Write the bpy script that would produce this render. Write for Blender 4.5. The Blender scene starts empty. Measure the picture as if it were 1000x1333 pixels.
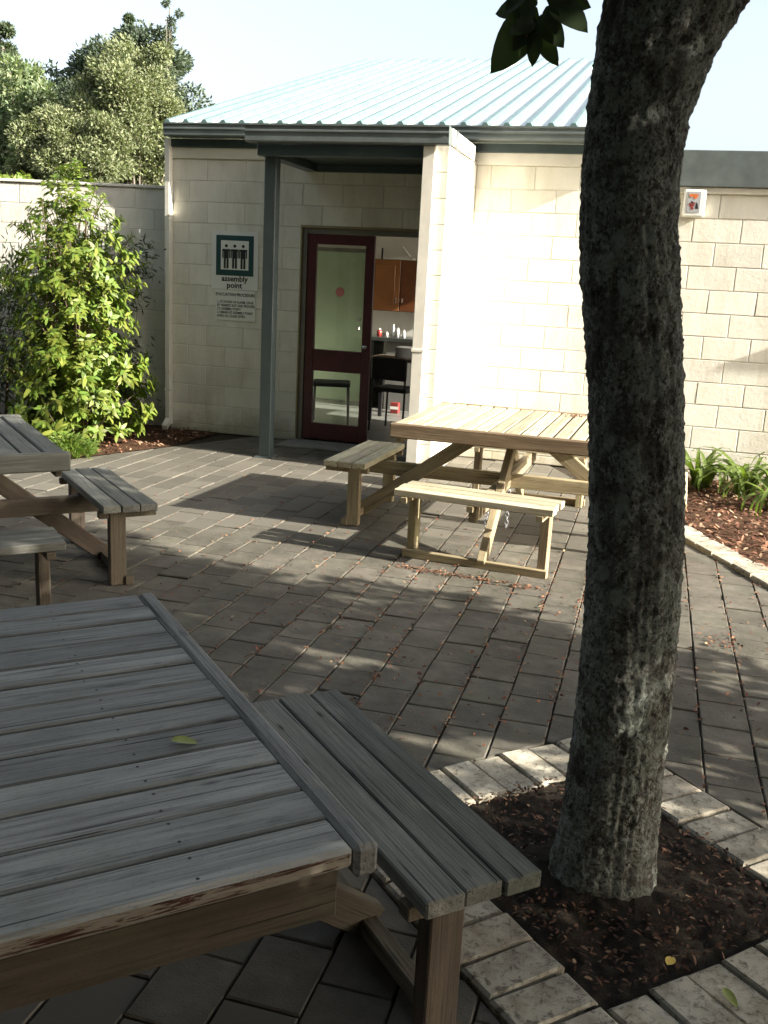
import bpy, bmesh, math, random
import numpy as np
from mathutils import Vector, Matrix, noise as mnoise

random.seed(7); RNG = np.random.default_rng(7)
scene = bpy.context.scene
col = scene.collection

# ------------------------------------------------------------------ camera
F_PX, YAW, PITCH, ROLL = 1263.4, math.radians(14.872), math.radians(13.448), math.radians(2.982)
CAM = Vector((4.794, -9.161, 1.628))
_f = Vector((-math.sin(YAW)*math.cos(PITCH), math.cos(YAW)*math.cos(PITCH), -math.sin(PITCH)))
_r = Vector((math.cos(YAW), math.sin(YAW), 0)); _u = _r.cross(_f)
CR = math.cos(ROLL)*_r + math.sin(ROLL)*_u; CU = -math.sin(ROLL)*_r + math.cos(ROLL)*_u; CF = _f
cd = bpy.data.cameras.new('camera'); cam = bpy.data.objects.new('camera', cd); col.objects.link(cam)
cd.sensor_fit = 'VERTICAL'; cd.sensor_height = 36.0; cd.lens = F_PX*36.0/1333.0
cd.clip_start = 0.05; cd.clip_end = 3000
cam.matrix_world = Matrix(((CR.x, CU.x, -CF.x, CAM.x), (CR.y, CU.y, -CF.y, CAM.y), (CR.z, CU.z, -CF.z, CAM.z), (0, 0, 0, 1)))
scene.camera = cam

# ------------------------------------------------------------------ sky, sun, exposure
SUN_TO = Vector((1.0, -0.13, 0.46)).normalized()
SUN_EL = math.asin(SUN_TO.z); SUN_ROT = math.atan2(SUN_TO.x, SUN_TO.y)
world = bpy.data.worlds.new('World'); scene.world = world; world.use_nodes = True
wn = world.node_tree; bg = wn.nodes['Background']
sky = wn.nodes.new('ShaderNodeTexSky'); sky.sky_type = 'NISHITA'; sky.sun_disc = False
sky.sun_elevation = SUN_EL; sky.sun_rotation = SUN_ROT; sky.air_density = 1.0; sky.dust_density = 4.0; sky.ozone_density = 1.0
hs_ = wn.nodes.new('ShaderNodeHueSaturation'); hs_.inputs['Saturation'].default_value = 0.6
wn.links.new(sky.outputs[0], hs_.inputs['Color']); wn.links.new(hs_.outputs[0], bg.inputs[0]); bg.inputs[1].default_value = 0.108
sd = bpy.data.lights.new('sun', 'SUN'); sd.energy = 4.9; sd.angle = math.radians(0.5); sd.color = (1.0, 0.945, 0.84)
sun = bpy.data.objects.new('sun', sd); col.objects.link(sun)
sun.rotation_euler = SUN_TO.to_track_quat('Z', 'Y').to_euler()
vs = scene.view_settings; vs.view_transform = 'Standard'; vs.look = 'None'; vs.exposure = 1.84; vs.gamma = 1.0; vs.use_curve_mapping = False

# ------------------------------------------------------------------ helpers
def obj(name, me, mat=None, parent=None, loc=None, rot=None):
    o = bpy.data.objects.new(name, me); col.objects.link(o)
    if mat is not None and me is not None and not me.materials: me.materials.append(mat)
    if parent is not None: o.parent = parent
    if loc is not None: o.location = loc
    if rot is not None: o.rotation_euler = rot
    return o
def tag(o, label=None, cat=None, group=None, kind=None):
    if label: o['label'] = label
    if cat: o['category'] = cat
    if group: o['group'] = group
    if kind: o['kind'] = kind
    return o
def thing(name, label, cat, loc=(0, 0, 0), rz=0, group=None):
    o = bpy.data.objects.new(name, None); col.objects.link(o); o.empty_display_size = .1
    o.location = loc; o.rotation_euler = (0, 0, rz); return tag(o, label, cat, group)
class MB:
    def __init__(s): s.v = []; s.f = []; s.m = []; s.mats = []
    def mi(s, mat):
        if mat is None: return 0
        if mat not in s.mats: s.mats.append(mat)
        return s.mats.index(mat)
    def poly(s, pts, mat=None):
        b = len(s.v); s.v += [tuple(p) for p in pts]; s.f.append(tuple(range(b, b+len(pts)))); s.m.append(s.mi(mat)); return s
    def box(s, x0, x1, y0, y1, z0, z1, mat=None, M=None, ch=0.0):
        b = len(s.v); k = s.mi(mat)
        if ch <= 0:
            P = [(x, y, z) for z in (z0, z1) for y in (y0, y1) for x in (x0, x1)]
            Fc = [(0, 2, 3, 1), (4, 5, 7, 6), (0, 1, 5, 4), (2, 6, 7, 3), (0, 4, 6, 2), (1, 3, 7, 5)]
        else:
            c = min(ch, (x1-x0)*.45, (y1-y0)*.45, (z1-z0)*.45); P = []; idx = {}
            for sx in (0, 1):
                for sy in (0, 1):
                    for sz in (0, 1):
                        X = (x0, x1)[sx]; Y = (y0, y1)[sy]; Z = (z0, z1)[sz]
                        ix = X+c*(1-2*sx); iy = Y+c*(1-2*sy); iz = Z+c*(1-2*sz)
                        idx[sx, sy, sz] = len(P); P += [(X, iy, iz), (ix, Y, iz), (ix, iy, Z)]
            I = lambda a, q, r, w: idx[a, q, r]+w
            Fc = []
            for e in (0, 1):
                q = [I(e, 0, 0, 0), I(e, 1, 0, 0), I(e, 1, 1, 0), I(e, 0, 1, 0)]; Fc.append(tuple(q if e else q[::-1]))
                q = [I(0, e, 0, 1), I(0, e, 1, 1), I(1, e, 1, 1), I(1, e, 0, 1)]; Fc.append(tuple(q if e else q[::-1]))
                q = [I(0, 0, e, 2), I(1, 0, e, 2), I(1, 1, e, 2), I(0, 1, e, 2)]; Fc.append(tuple(q if e else q[::-1]))
            for a in (0, 1):
                for q in (0, 1):
                    Fc.append((I(a, q, 0, 0), I(a, q, 1, 0), I(a, q, 1, 1), I(a, q, 0, 1)))
                    Fc.append((I(a, 0, q, 0), I(a, 1, q, 0), I(a, 1, q, 2), I(a, 0, q, 2)))
                    Fc.append((I(0, a, q, 1), I(1, a, q, 1), I(1, a, q, 2), I(0, a, q, 2)))
            for k3 in idx.values(): Fc.append((k3, k3+1, k3+2))
        if M is not None: P = [tuple(M @ Vector(p)) for p in P]
        s.v += P
        for q in Fc: s.f.append(tuple(b+i for i in q)); s.m.append(k)
        return s
    def beam(s, a, b, w, h, mat=None, up=(0, 0, 1), ch=0.0):
        a = Vector(a); b = Vector(b); d = (b-a); L = d.length; x = d/L; y = Vector(up).cross(x)
        if y.length < 1e-5: y = Vector((0, 1, 0))
        y.normalize(); z = x.cross(y)
        M = Matrix(((x.x, y.x, z.x, a.x), (x.y, y.y, z.y, a.y), (x.z, y.z, z.z, a.z), (0, 0, 0, 1)))
        return s.box(0, L, -w/2, w/2, -h/2, h/2, mat, M, ch)
    def tube(s, pts, rad, n=10, mat=None, caps=True):
        pts = [Vector(p) for p in pts]; b0 = len(s.v); k = s.mi(mat)
        if not hasattr(rad, '__len__'): rad = [rad]*len(pts)
        prev = None
        for i, p in enumerate(pts):
            t = (pts[min(i+1, len(pts)-1)]-pts[max(i-1, 0)]).normalized()
            if prev is None:
                a = Vector((1, 0, 0)) if abs(t.x) < .9 else Vector((0, 1, 0)); prev = (a-t*a.dot(t)).normalized()
            else: prev = (prev-t*prev.dot(t)).normalized()
            c = t.cross(prev)
            for j in range(n):
                an = 2*math.pi*j/n; s.v.append(tuple(p+(prev*math.cos(an)+c*math.sin(an))*rad[i]))
        for i in range(len(pts)-1):
            for j in range(n):
                s.f.append((b0+i*n+j, b0+i*n+(j+1) % n, b0+(i+1)*n+(j+1) % n, b0+(i+1)*n+j)); s.m.append(k)
        if caps:
            s.f.append(tuple(b0+j for j in range(n))[::-1]); s.m.append(k)
            s.f.append(tuple(b0+(len(pts)-1)*n+j for j in range(n))); s.m.append(k)
        return s
    def lathe(s, prof, c, n=16, mat=None):
        b0 = len(s.v); k = s.mi(mat)
        for r, z in prof:
            for j in range(n):
                a = 2*math.pi*j/n; s.v.append((c[0]+r*math.cos(a), c[1]+r*math.sin(a), c[2]+z))
        for i in range(len(prof)-1):
            for j in range(n):
                s.f.append((b0+i*n+j, b0+i*n+(j+1) % n, b0+(i+1)*n+(j+1) % n, b0+(i+1)*n+j)); s.m.append(k)
        s.f.append(tuple(b0+j for j in range(n))[::-1]); s.m.append(k)
        s.f.append(tuple(b0+(len(prof)-1)*n+j for j in range(n))); s.m.append(k)
        return s
    def mesh(s, name='m', smooth=False):
        me = bpy.data.meshes.new(name); me.from_pydata(s.v, [], s.f)
        for m in s.mats: me.materials.append(m)
        if s.mats: me.polygons.foreach_set('material_index', s.m)
        if smooth: me.polygons.foreach_set('use_smooth', [True]*len(me.polygons))
        bm = bmesh.new(); bm.from_mesh(me); bmesh.ops.recalc_face_normals(bm, faces=bm.faces); bm.to_mesh(me); bm.free()
        me.update(); return me
    def build(s, name, mat=None, parent=None, loc=None, rot=None, smooth=False):
        return obj(name, s.mesh(name, smooth), mat, parent, loc, rot)
def fast_mesh(name, V, Fq, smooth=False):
    """V (n,3) array, Fq (m,k) int array"""
    me = bpy.data.meshes.new(name); n = len(V); m, k = Fq.shape
    me.vertices.add(n); me.vertices.foreach_set('co', np.asarray(V, np.float32).ravel())
    me.loops.add(m*k); me.loops.foreach_set('vertex_index', np.asarray(Fq, np.int32).ravel())
    me.polygons.add(m); me.polygons.foreach_set('loop_start', np.arange(0, m*k, k, dtype=np.int32))
    me.polygons.foreach_set('loop_total', np.full(m, k, np.int32))
    if smooth: me.polygons.foreach_set('use_smooth', np.ones(m, bool))
    me.update(calc_edges=True); me.validate(); return me
def norm(a): return a/np.maximum(np.linalg.norm(a, axis=-1, keepdims=True), 1e-9)
def leaves_mesh(name, C, D, L, W, fold=.25, up=None, droop=.15):
    """folded leaf blades: C centres (base), D direction, L length, W width; 6 verts, 4 quads/tris -> two quads"""
    n = len(C); D = norm(D); R = RNG.normal(size=(n, 3)) if up is None else up
    S = norm(np.cross(D, R)); N = np.cross(S, D)
    L = np.asarray(L).reshape(-1, 1)*np.ones((n, 1)); W = np.asarray(W).reshape(-1, 1)*np.ones((n, 1))
    base = C; tip = C+D*L-N*L*droop; m1 = C+D*L*.45+N*L*.03
    a1 = C+D*L*.3+S*W*.5+N*W*fold; a2 = C+D*L*.7+S*W*.38+N*W*fold-N*L*droop*.5
    b1 = C+D*L*.3-S*W*.5+N*W*fold; b2 = C+D*L*.7-S*W*.38+N*W*fold-N*L*droop*.5
    V = np.stack([base, a1, a2, tip, b2, b1, m1], 1).reshape(-1, 3)
    o = np.arange(n)[:, None]*7
    Fq = np.concatenate([o+np.array([0, 1, 2, 6]), o+np.array([6, 2, 3, 3])[None, :]*0+o*0+np.array([6, 2, 3, 4]), o+np.array([0, 6, 4, 5])], 0) if False else \
        np.concatenate([o+np.array([[0, 1, 2, 6]]), o+np.array([[6, 2, 3, 4]]), o+np.array([[0, 6, 4, 5]])], 0)
    return fast_mesh(name, V, Fq)
def proj(p):
    d = Vector(p)-CAM; z = d.dot(CF)
    if z < .05: return None
    return (500+F_PX*d.dot(CR)/z, 666.5-F_PX*d.dot(CU)/z, z)

# ------------------------------------------------------------------ materials
class NT:
    def __init__(s, name):
        s.mat = bpy.data.materials.new(name); s.mat.use_nodes = True; s.t = s.mat.node_tree
        s.b = s.t.nodes['Principled BSDF']; s.out = s.t.nodes['Material Output']
    def n(s, ty, **kw):
        q = s.t.nodes.new(ty)
        for k, v in kw.items(): setattr(q, k, v)
        return q
    def l(s, a, b): s.t.links.new(a, b)
    def coord(s, scale=(1, 1, 1), kind='Object', rnd=0.0):
        tc = s.n('ShaderNodeTexCoord'); mp = s.n('ShaderNodeMapping'); mp.inputs['Scale'].default_value = scale
        src = tc.outputs[kind]
        if rnd:
            oi = s.n('ShaderNodeObjectInfo'); mu = s.n('ShaderNodeMath', operation='MULTIPLY'); mu.inputs[1].default_value = rnd
            ad = s.n('ShaderNodeVectorMath', operation='ADD'); cb = s.n('ShaderNodeCombineXYZ')
            s.l(oi.outputs['Random'], mu.inputs[0])
            for i in range(3): s.l(mu.outputs[0], cb.inputs[i])
            s.l(src, ad.inputs[0]); s.l(cb.outputs[0], ad.inputs[1]); src = ad.outputs[0]
        s.l(src, mp.inputs['Vector']); return mp.outputs[0]
    def noise(s, vec, scale=5, detail=4, rough=.55, dist=0):
        q = s.n('ShaderNodeTexNoise'); q.inputs['Scale'].default_value = scale; q.inputs['Detail'].default_value = detail
        q.inputs['Roughness'].default_value = rough; q.inputs['Distortion'].default_value = dist; s.l(vec, q.inputs['Vector']); return q.outputs[0]
    def pos(s, scale=(1, 1, 1)):
        g_ = s.n('ShaderNodeNewGeometry'); mp = s.n('ShaderNodeMapping'); mp.inputs['Scale'].default_value = scale; s.l(g_.outputs['Position'], mp.inputs['Vector']); return mp.outputs[0]
    def ramp(s, fac, stops):
        q = s.n('ShaderNodeValToRGB'); e = q.color_ramp.elements
        while len(e) < len(stops): e.new(.5)
        for el, (p, c) in zip(e, stops): el.position = p; el.color = (*c, 1) if len(c) == 3 else c
        s.l(fac, q.inputs[0]); return q.outputs[0]
    def mix(s, fac, a, b, mode='MIX'):
        q = s.n('ShaderNodeMix', data_type='RGBA', blend_type=mode)
        for v, i in ((fac, 0), (a, 6), (b, 7)):
            if hasattr(v, 'is_output'): s.l(v, q.inputs[i])
            else: q.inputs[i].default_value = v if i == 0 else (*v, 1)
        return q.outputs[2]
    def rnd_val(s, c, amt=.25, hue=0.0, island=False):
        hs = s.n('ShaderNodeHueSaturation'); mr = s.n('ShaderNodeMapRange')
        src = s.n('ShaderNodeNewGeometry').outputs['Random Per Island'] if island else s.n('ShaderNodeObjectInfo').outputs['Random']
        s.l(src, mr.inputs[0]); mr.inputs[3].default_value = 1-amt; mr.inputs[4].default_value = 1+amt
        s.l(mr.outputs[0], hs.inputs['Value'])
        if hue:
            m2 = s.n('ShaderNodeMapRange'); ml = s.n('ShaderNodeMath', operation='MULTIPLY'); fr = s.n('ShaderNodeMath', operation='FRACT')
            ml.inputs[1].default_value = 7.31; s.l(src, ml.inputs[0]); s.l(ml.outputs[0], fr.inputs[0]); s.l(fr.outputs[0], m2.inputs[0])
            m2.inputs[3].default_value = .5-hue; m2.inputs[4].default_value = .5+hue; s.l(m2.outputs[0], hs.inputs['Hue'])
        if hasattr(c, 'is_output'): s.l(c, hs.inputs['Color'])
        else: hs.inputs['Color'].default_value = (*c, 1)
        return hs.outputs[0]
    def bump(s, h, strength=.3, dist=.01, chain=None):
        q = s.n('ShaderNodeBump'); q.inputs['Strength'].default_value = strength; q.inputs['Distance'].default_value = dist
        s.l(h, q.inputs['Height'])
        if chain is not None: s.l(chain, q.inputs['Normal'])
        return q.outputs[0]
    def fin(s, colr=None, rough=.8, normal=None, metal=0, spec=None):
        if colr is not None:
            if hasattr(colr, 'is_output'): s.l(colr, s.b.inputs['Base Color'])
            else: s.b.inputs['Base Color'].default_value = (*colr, 1)
        if hasattr(rough, 'is_output'): s.l(rough, s.b.inputs['Roughness'])
        else: s.b.inputs['Roughness'].default_value = rough
        s.b.inputs['Metallic'].default_value = metal
        if spec is not None: s.b.inputs['Specular IOR Level'].default_value = spec
        if normal is not None: s.l(normal, s.b.inputs['Normal'])
        return s.mat
def plain(name, c, rough=.6, var=.08, metal=0, scale=6, bump=.0, spec=None):
    m = NT(name); v = m.coord(kind='Object', rnd=20); nz = m.noise(v, scale, 5)
    d = tuple(x*(1-var*2) for x in c); u = tuple(min(1, x*(1+var)) for x in c)
    cc = m.ramp(nz, [(.3, d), (.7, u)]); nm = m.bump(m.noise(v, scale*12, 3), bump, .003) if bump else None
    return m.fin(cc, rough, nm, metal, spec)
def wood(name, light, mid, dark, green=(.12, .14, .08), gamt=.25, rnd=.22):
    m = NT(name); v = m.coord((1.3, 16, 16), rnd=31); v2 = m.coord((3, 90, 90), rnd=31); v3 = m.coord((1, 1, 1), rnd=31)
    g = m.noise(v, 1.5, 5, .55, .5); fine = m.noise(v2, 1.3, 4, .6, .4)
    c = m.ramp(g, [(.25, tuple(x*.55+y*.45 for x, y in zip(mid, dark))), (.45, mid), (.75, light)])
    c = m.mix(m.ramp(fine, [(.34, (.55, .55, .55)), (.50, (0, 0, 0))]), c, dark)
    big = m.noise(m.coord((1.2, 5, 5), rnd=31), 2.6, 4, .6); c = m.mix(m.ramp(big, [(.42, (0, 0, 0)), (.7, (.6, .6, .6))]), c, tuple(x*.62 for x in mid))
    # grey bloom / dirt and algae patches
    p = m.noise(v3, 5.5, 5, .6); c = m.mix(m.ramp(p, [(.5, (0, 0, 0)), (.75, (gamt, gamt, gamt))]), c, green)
    st = m.noise(m.coord((3, 9, 9), rnd=31), 3.0, 3, .5); c = m.mix(m.ramp(st, [(.64, (0, 0, 0)), (.78, (.55, .55, .55))]), c, tuple(x*.45 for x in dark))
    ck = m.noise(m.coord((2.2, 150, 150), rnd=31), 1.0, 3, .5, .6); c = m.mix(m.ramp(ck, [(.30, (.9, .9, .9)), (.37, (0, 0, 0))]), c, tuple(x*.3 for x in dark))
    sp_ = m.noise(m.coord((40, 90, 90), rnd=31), 2.0, 4, .7); c = m.mix(m.ramp(sp_, [(.58, (0, 0, 0)), (.72, (.55, .55, .55))]), c, tuple(x*.9 for x in dark))
    c = m.rnd_val(c, rnd, .012)
    # knots
    vo = m.n('ShaderNodeTexVoronoi'); vo.inputs['Scale'].default_value = 1.0; m.l(m.coord((3.2, 11, 11), rnd=31), vo.inputs['Vector'])
    c = m.mix(m.ramp(vo.outputs['Distance'], [(.03, (1, 1, 1)), (.09, (0, 0, 0))]), c, tuple(x*.22 for x in mid))
    nm = m.bump(fine, .5, .003); nm = m.bump(ck, .5, .004, nm); nm = m.bump(g, .15, .006, nm)
    return m.fin(c, .78, nm, spec=.3)
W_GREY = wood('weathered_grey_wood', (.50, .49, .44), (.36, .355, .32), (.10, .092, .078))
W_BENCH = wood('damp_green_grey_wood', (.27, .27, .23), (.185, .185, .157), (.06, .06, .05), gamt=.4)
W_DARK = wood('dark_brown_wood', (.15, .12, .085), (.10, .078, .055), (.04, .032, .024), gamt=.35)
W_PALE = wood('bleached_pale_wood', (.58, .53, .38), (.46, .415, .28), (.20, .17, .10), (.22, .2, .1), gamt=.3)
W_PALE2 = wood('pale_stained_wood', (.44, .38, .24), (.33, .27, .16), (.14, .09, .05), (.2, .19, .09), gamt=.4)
W_STAIN_SHADE = wood('brown_stained_shaded_wood', (.30, .24, .15), (.20, .14, .085), (.09, .05, .03), (.16, .14, .08), gamt=.4)  # mottled brown, darkened to carry the shade on the end battens
def peeling():
    m = NT('peeling_stained_wood'); v = m.coord((4, 40, 40), rnd=31)
    g = m.noise(v, 2.0, 9, .75, .8); c = m.ramp(g, [(.36, (.05, .018, .012)), (.46, (.085, .036, .025)), (.50, (.30, .26, .20)), (.8, (.44, .41, .34))])
    return m.fin(c, .8, m.bump(g, .6, .005), spec=.3)
W_PEEL = peeling()
def block_mat(name, base, var=.06):
    m = NT(name); v = m.coord((1, 1, 1), rnd=17); vo = m.coord((1, 1, 1), 'Generated')
    a = m.noise(v, 4, 5); c = m.ramp(a, [(.3, tuple(x*.88 for x in base)), (.7, base)])
    sp = m.noise(v, 60, 3, .7); c = m.mix(m.ramp(sp, [(.62, (0, 0, 0)), (.74, (.5, .5, .5))]), c, tuple(x*.68 for x in base))
    st = m.noise(m.coord((5, 5, .8), rnd=17), 2.2, 4, .6); c = m.mix(m.ramp(st, [(.55, (0, 0, 0)), (.8, (.35, .35, .35))]), c, (base[0]*.62, base[1]*.58, base[2]*.45))
    ws = m.noise(m.pos((2.6, 2.6, .55)), 1.5, 6, .65); c = m.mix(m.ramp(ws, [(.47, (0, 0, 0)), (.72, (.42, .42, .42))]), c, (base[0]*.58, base[1]*.55, base[2]*.44))
    sx = m.n('ShaderNodeSeparateXYZ'); m.l(m.pos(), sx.inputs[0]); ad = m.n('ShaderNodeMath', operation='MULTIPLY_ADD'); m.l(m.noise(m.pos(), 6, 5, .7), ad.inputs[0]); ad.inputs[1].default_value = .55; m.l(sx.outputs[2], ad.inputs[2])
    c = m.mix(m.ramp(ad.outputs[0], [(.28, (.6, .6, .6)), (.50, (0, 0, 0))]), c, (base[0]*.42, base[1]*.38, base[2]*.28))
    c = m.rnd_val(c, var, .006)
    nm = m.bump(m.noise(v, 140, 3, .7), .55, .005); nm = m.bump(m.noise(v, 26, 3), .35, .008, nm)
    return m.fin(c, .75, nm, spec=.25)
BLOCK = block_mat('cream_painted_block', (.76, .73, .635), .07); MORTAR = block_mat('cream_mortar', (.65, .62, .53), .0)
BLOCK2 = block_mat('grey_cream_block', (.66, .64, .57)); MORTAR2 = block_mat('grey_mortar', (.55, .52, .46), 0)
CREAM = plain('cream_paint', (.72, .69, .60), .5, .05, bump=.08)
GREEN = plain('dark_green_enamel', (.055, .078, .080), .35, .10)
GREEN2 = plain('mid_green_enamel', (.118, .138, .134), .36, .14)
POSTG = plain('slate_green_enamel', (.062, .082, .082), .5, .08)
FASCIA_WHITE = plain('off_white_enamel', (.78, .76, .70), .4, .04)
ROOF = plain('pale_green_roofing_steel', (.60, .67, .62), .28, .06, metal=.1); RIB_SHADE = plain('teal_rib_shade', (.12, .19, .18), .32, .1)  # shade of the ribs against the bright flats put into their teal colour
MAROON = plain('dark_maroon_paint', (.085, .018, .02), .38, .12)
ALU = plain('dull_aluminium', (.20, .19, .16), .45, .08, metal=.4)
STEEL = plain('brushed_steel', (.55, .55, .55), .25, .05, metal=1)
NAIL = plain('rusty_nail', (.03, .024, .02), .6)
CHAINM = plain('galvanised_chain', (.35, .35, .36), .45, .1, metal=.9)
BLACKP = plain('black_fabric', (.012, .012, .013), .7, .1)
DARKMET = plain('black_tube', (.015, .015, .017), .35, .05)
ORANGE = plain('varnished_orange_timber', (.26, .105, .032), .35, .12, scale=3)
ORANGE2 = plain('dark_orange_timber', (.15, .052, .018), .35, .12, scale=3)
COUNTER = plain('dark_laminate', (.05, .055, .05), .3, .08)
INWALL = plain('interior_pale_wall', (.62, .61, .55), .7, .03)
INDOOR = plain('pale_green_door_paint', (.36, .44, .30), .45, .03)
INFLOOR = plain('grey_vinyl', (.20, .20, .18), .35, .1)
REDP = plain('red_card', (.22, .03, .025), .5); WHITEP = plain('white_plastic', (.78, .77, .72), .4, .02)
SIGNW = plain('sign_white', (.74, .73, .68), .45, .02); SIGNG = plain('sign_dark_green', (.012, .055, .062), .4, .03); INK = plain('ink_black', (.012, .014, .016), .5, .02)
PINK = plain('faded_red_sticker', (.42, .14, .15), .5, .05)
BOTTLE = plain('clear_plastic', (.55, .58, .58), .15, .02); BOTTLE_R = plain('red_sauce', (.35, .05, .04), .25, .03)
PAPER = plain('paper', (.65, .64, .58), .7, .04)
CONC = plain('grey_concrete', (.26, .245, .21), .85, .14, scale=5, bump=.4)
def paver_mat():
    m = NT('grey_concrete_paver'); v = m.coord((1, 1, 1), rnd=23); wv = m.coord((1, 1, 1), 'Object')
    a = m.noise(v, 7, 5, .6); c = m.ramp(a, [(.25, (.078, .071, .056)), (.55, (.122, .111, .088)), (.8, (.172, .157, .125))])
    sp = m.noise(v, 160, 2, .8); c = m.mix(m.ramp(sp, [(.6, (0, 0, 0)), (.7, (.5, .5, .5))]), c, (.07, .068, .06))
    ms = m.noise(v, 3.1, 4, .7); c = m.mix(m.ramp(ms, [(.55, (0, 0, 0)), (.75, (.45, .45, .45))]), c, (.10, .105, .055))
    ws = m.noise(m.pos(), 1.9, 6, .65); c = m.mix(m.ramp(ws, [(.45, (0, 0, 0)), (.7, (.6, .6, .6))]), c, (.055, .05, .038))
    c = m.rnd_val(c, .15, .01)
    nm = m.bump(sp, .5, .005); nm = m.bump(m.noise(v, 22, 4), .45, .008, nm)
    return m.fin(c, .88, nm, spec=.25)
PAVER = paver_mat()
def dirt(name, a, b, s=9):
    m = NT(name); v = m.coord((1, 1, 1)); n1 = m.noise(v, s, 8, .7); c = m.ramp(n1, [(.3, a), (.7, b)])
    nm = m.bump(m.noise(v, s*9, 6, .75), .9, .02); return m.fin(c, .95, nm, spec=.15)
SAND = dirt('joint_sand', (.035, .03, .022), (.085, .07, .05), 30); SOIL = dirt('dark_soil', (.022, .018, .013), (.06, .047, .033), 14)
EARTH = dirt('bare_earth', (.05, .042, .028), (.09, .075, .05), 2); BEDS = dirt('bark_mulch_bed', (.04, .02, .012), (.13, .07, .04), 25)
def brick_mat():
    m = NT('whitewashed_brick'); v = m.coord((1, 1, 1), rnd=19)
    a = m.noise(v, 14, 5, .6); c = m.ramp(a, [(.3, (.29, .255, .19)), (.6, (.49, .45, .36))])
    b = m.noise(v, 42, 8, .8, .8); c = m.mix(m.ramp(b, [(.51, (0, 0, 0)), (.60, (.75, .75, .75))]), c, (.075, .066, .052))
    tint = m.noise(m.coord((.01, .01, .01), rnd=40), 5, 1); c = m.mix(m.ramp(tint, [(.5, (0, 0, 0)), (.68, (.55, .55, .55))]), c, (.34, .22, .15))
    c = m.rnd_val(c, .15); nm = m.bump(b, .6, -.006) if False else m.bump(b, .5, .006)
    return m.fin(c, .9, nm, spec=.2)
BRICK = brick_mat()
def chips(name, stops, tr=.0):
    m = NT(name); g = m.n('ShaderNodeNewGeometry'); c = m.ramp(g.outputs['Random Per Island'], stops); return m.fin(c, .8, spec=.25)
CHIPS = chips('bark_chips', [(0, (.05, .022, .014)), (.35, (.14, .06, .035)), (.7, (.24, .12, .07)), (1, (.36, .26, .17))])
LITTER = chips('dry_leaf_litter', [(0, (.06, .022, .014)), (.4, (.16, .058, .03)), (.75, (.22, .11, .06)), (1, (.30, .21, .12))])
LITTER2 = chips('damp_leaf_litter', [(0, (.035, .016, .010)), (.5, (.075, .035, .02)), (.85, (.14, .07, .04)), (1, (.22, .15, .09))])
def leafmat(name, c, amt=.35, hue=.03, trans=.4, rough=.45):
    m = NT(name); cc = m.rnd_val(c, amt, hue, True); m.fin(cc, rough, spec=.35)
    tl = m.n('ShaderNodeBsdfTranslucent'); mx = m.n('ShaderNodeMixShader'); mx.inputs[0].default_value = trans
    ht = m.n('ShaderNodeMix', data_type='RGBA', blend_type='MULTIPLY'); ht.inputs[0].default_value = 1; m.l(cc, ht.inputs[6]); ht.inputs[7].default_value = (1.3, 1.5, .6, 1)
    m.l(ht.outputs[2], tl.inputs[0]); m.l(m.b.outputs[0], mx.inputs[1]); m.l(tl.outputs[0], mx.inputs[2]); m.l(mx.outputs[0], m.out.inputs[0]); return m.mat
LEAF_SHRUB = leafmat('shrub_leaf', (.15, .20, .035)); LEAF_OLIVE = leafmat('olive_leaf', (.165, .185, .095), .35, .02, .25, .6)
LEAF_DARK = leafmat('dark_evergreen_leaf', (.075, .10, .065), .4, .03, .2, .6); LEAF_BLUE = leafmat('blue_green_needle', (.075, .10, .055), .35, .03, .2, .6)
LEAF_PALE = leafmat('pale_green_leaf', (.18, .225, .12), .35, .03, .3, .6); LEAF_TREE = leafmat('glossy_dark_leaf', (.035, .055, .026), .3, .02, .25, .35)
LEAF_STRAP = leafmat('strap_leaf', (.10, .155, .035), .3, .03, .35, .4); LEAF_LOW = leafmat('fern_green', (.13, .19, .04), .3, .03, .35, .6)
BARKFAR = plain('grey_tree_bark', (.20, .17, .14), .9, .2, scale=8, bump=.5); STEM = plain('brown_stem', (.10, .07, .045), .85, .15)
YLEAF = plain('yellow_leaf', (.50, .34, .03), .5, .15, scale=30); GLEAF = plain('lime_leaf', (.32, .36, .08), .5, .15, scale=30)
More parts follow.
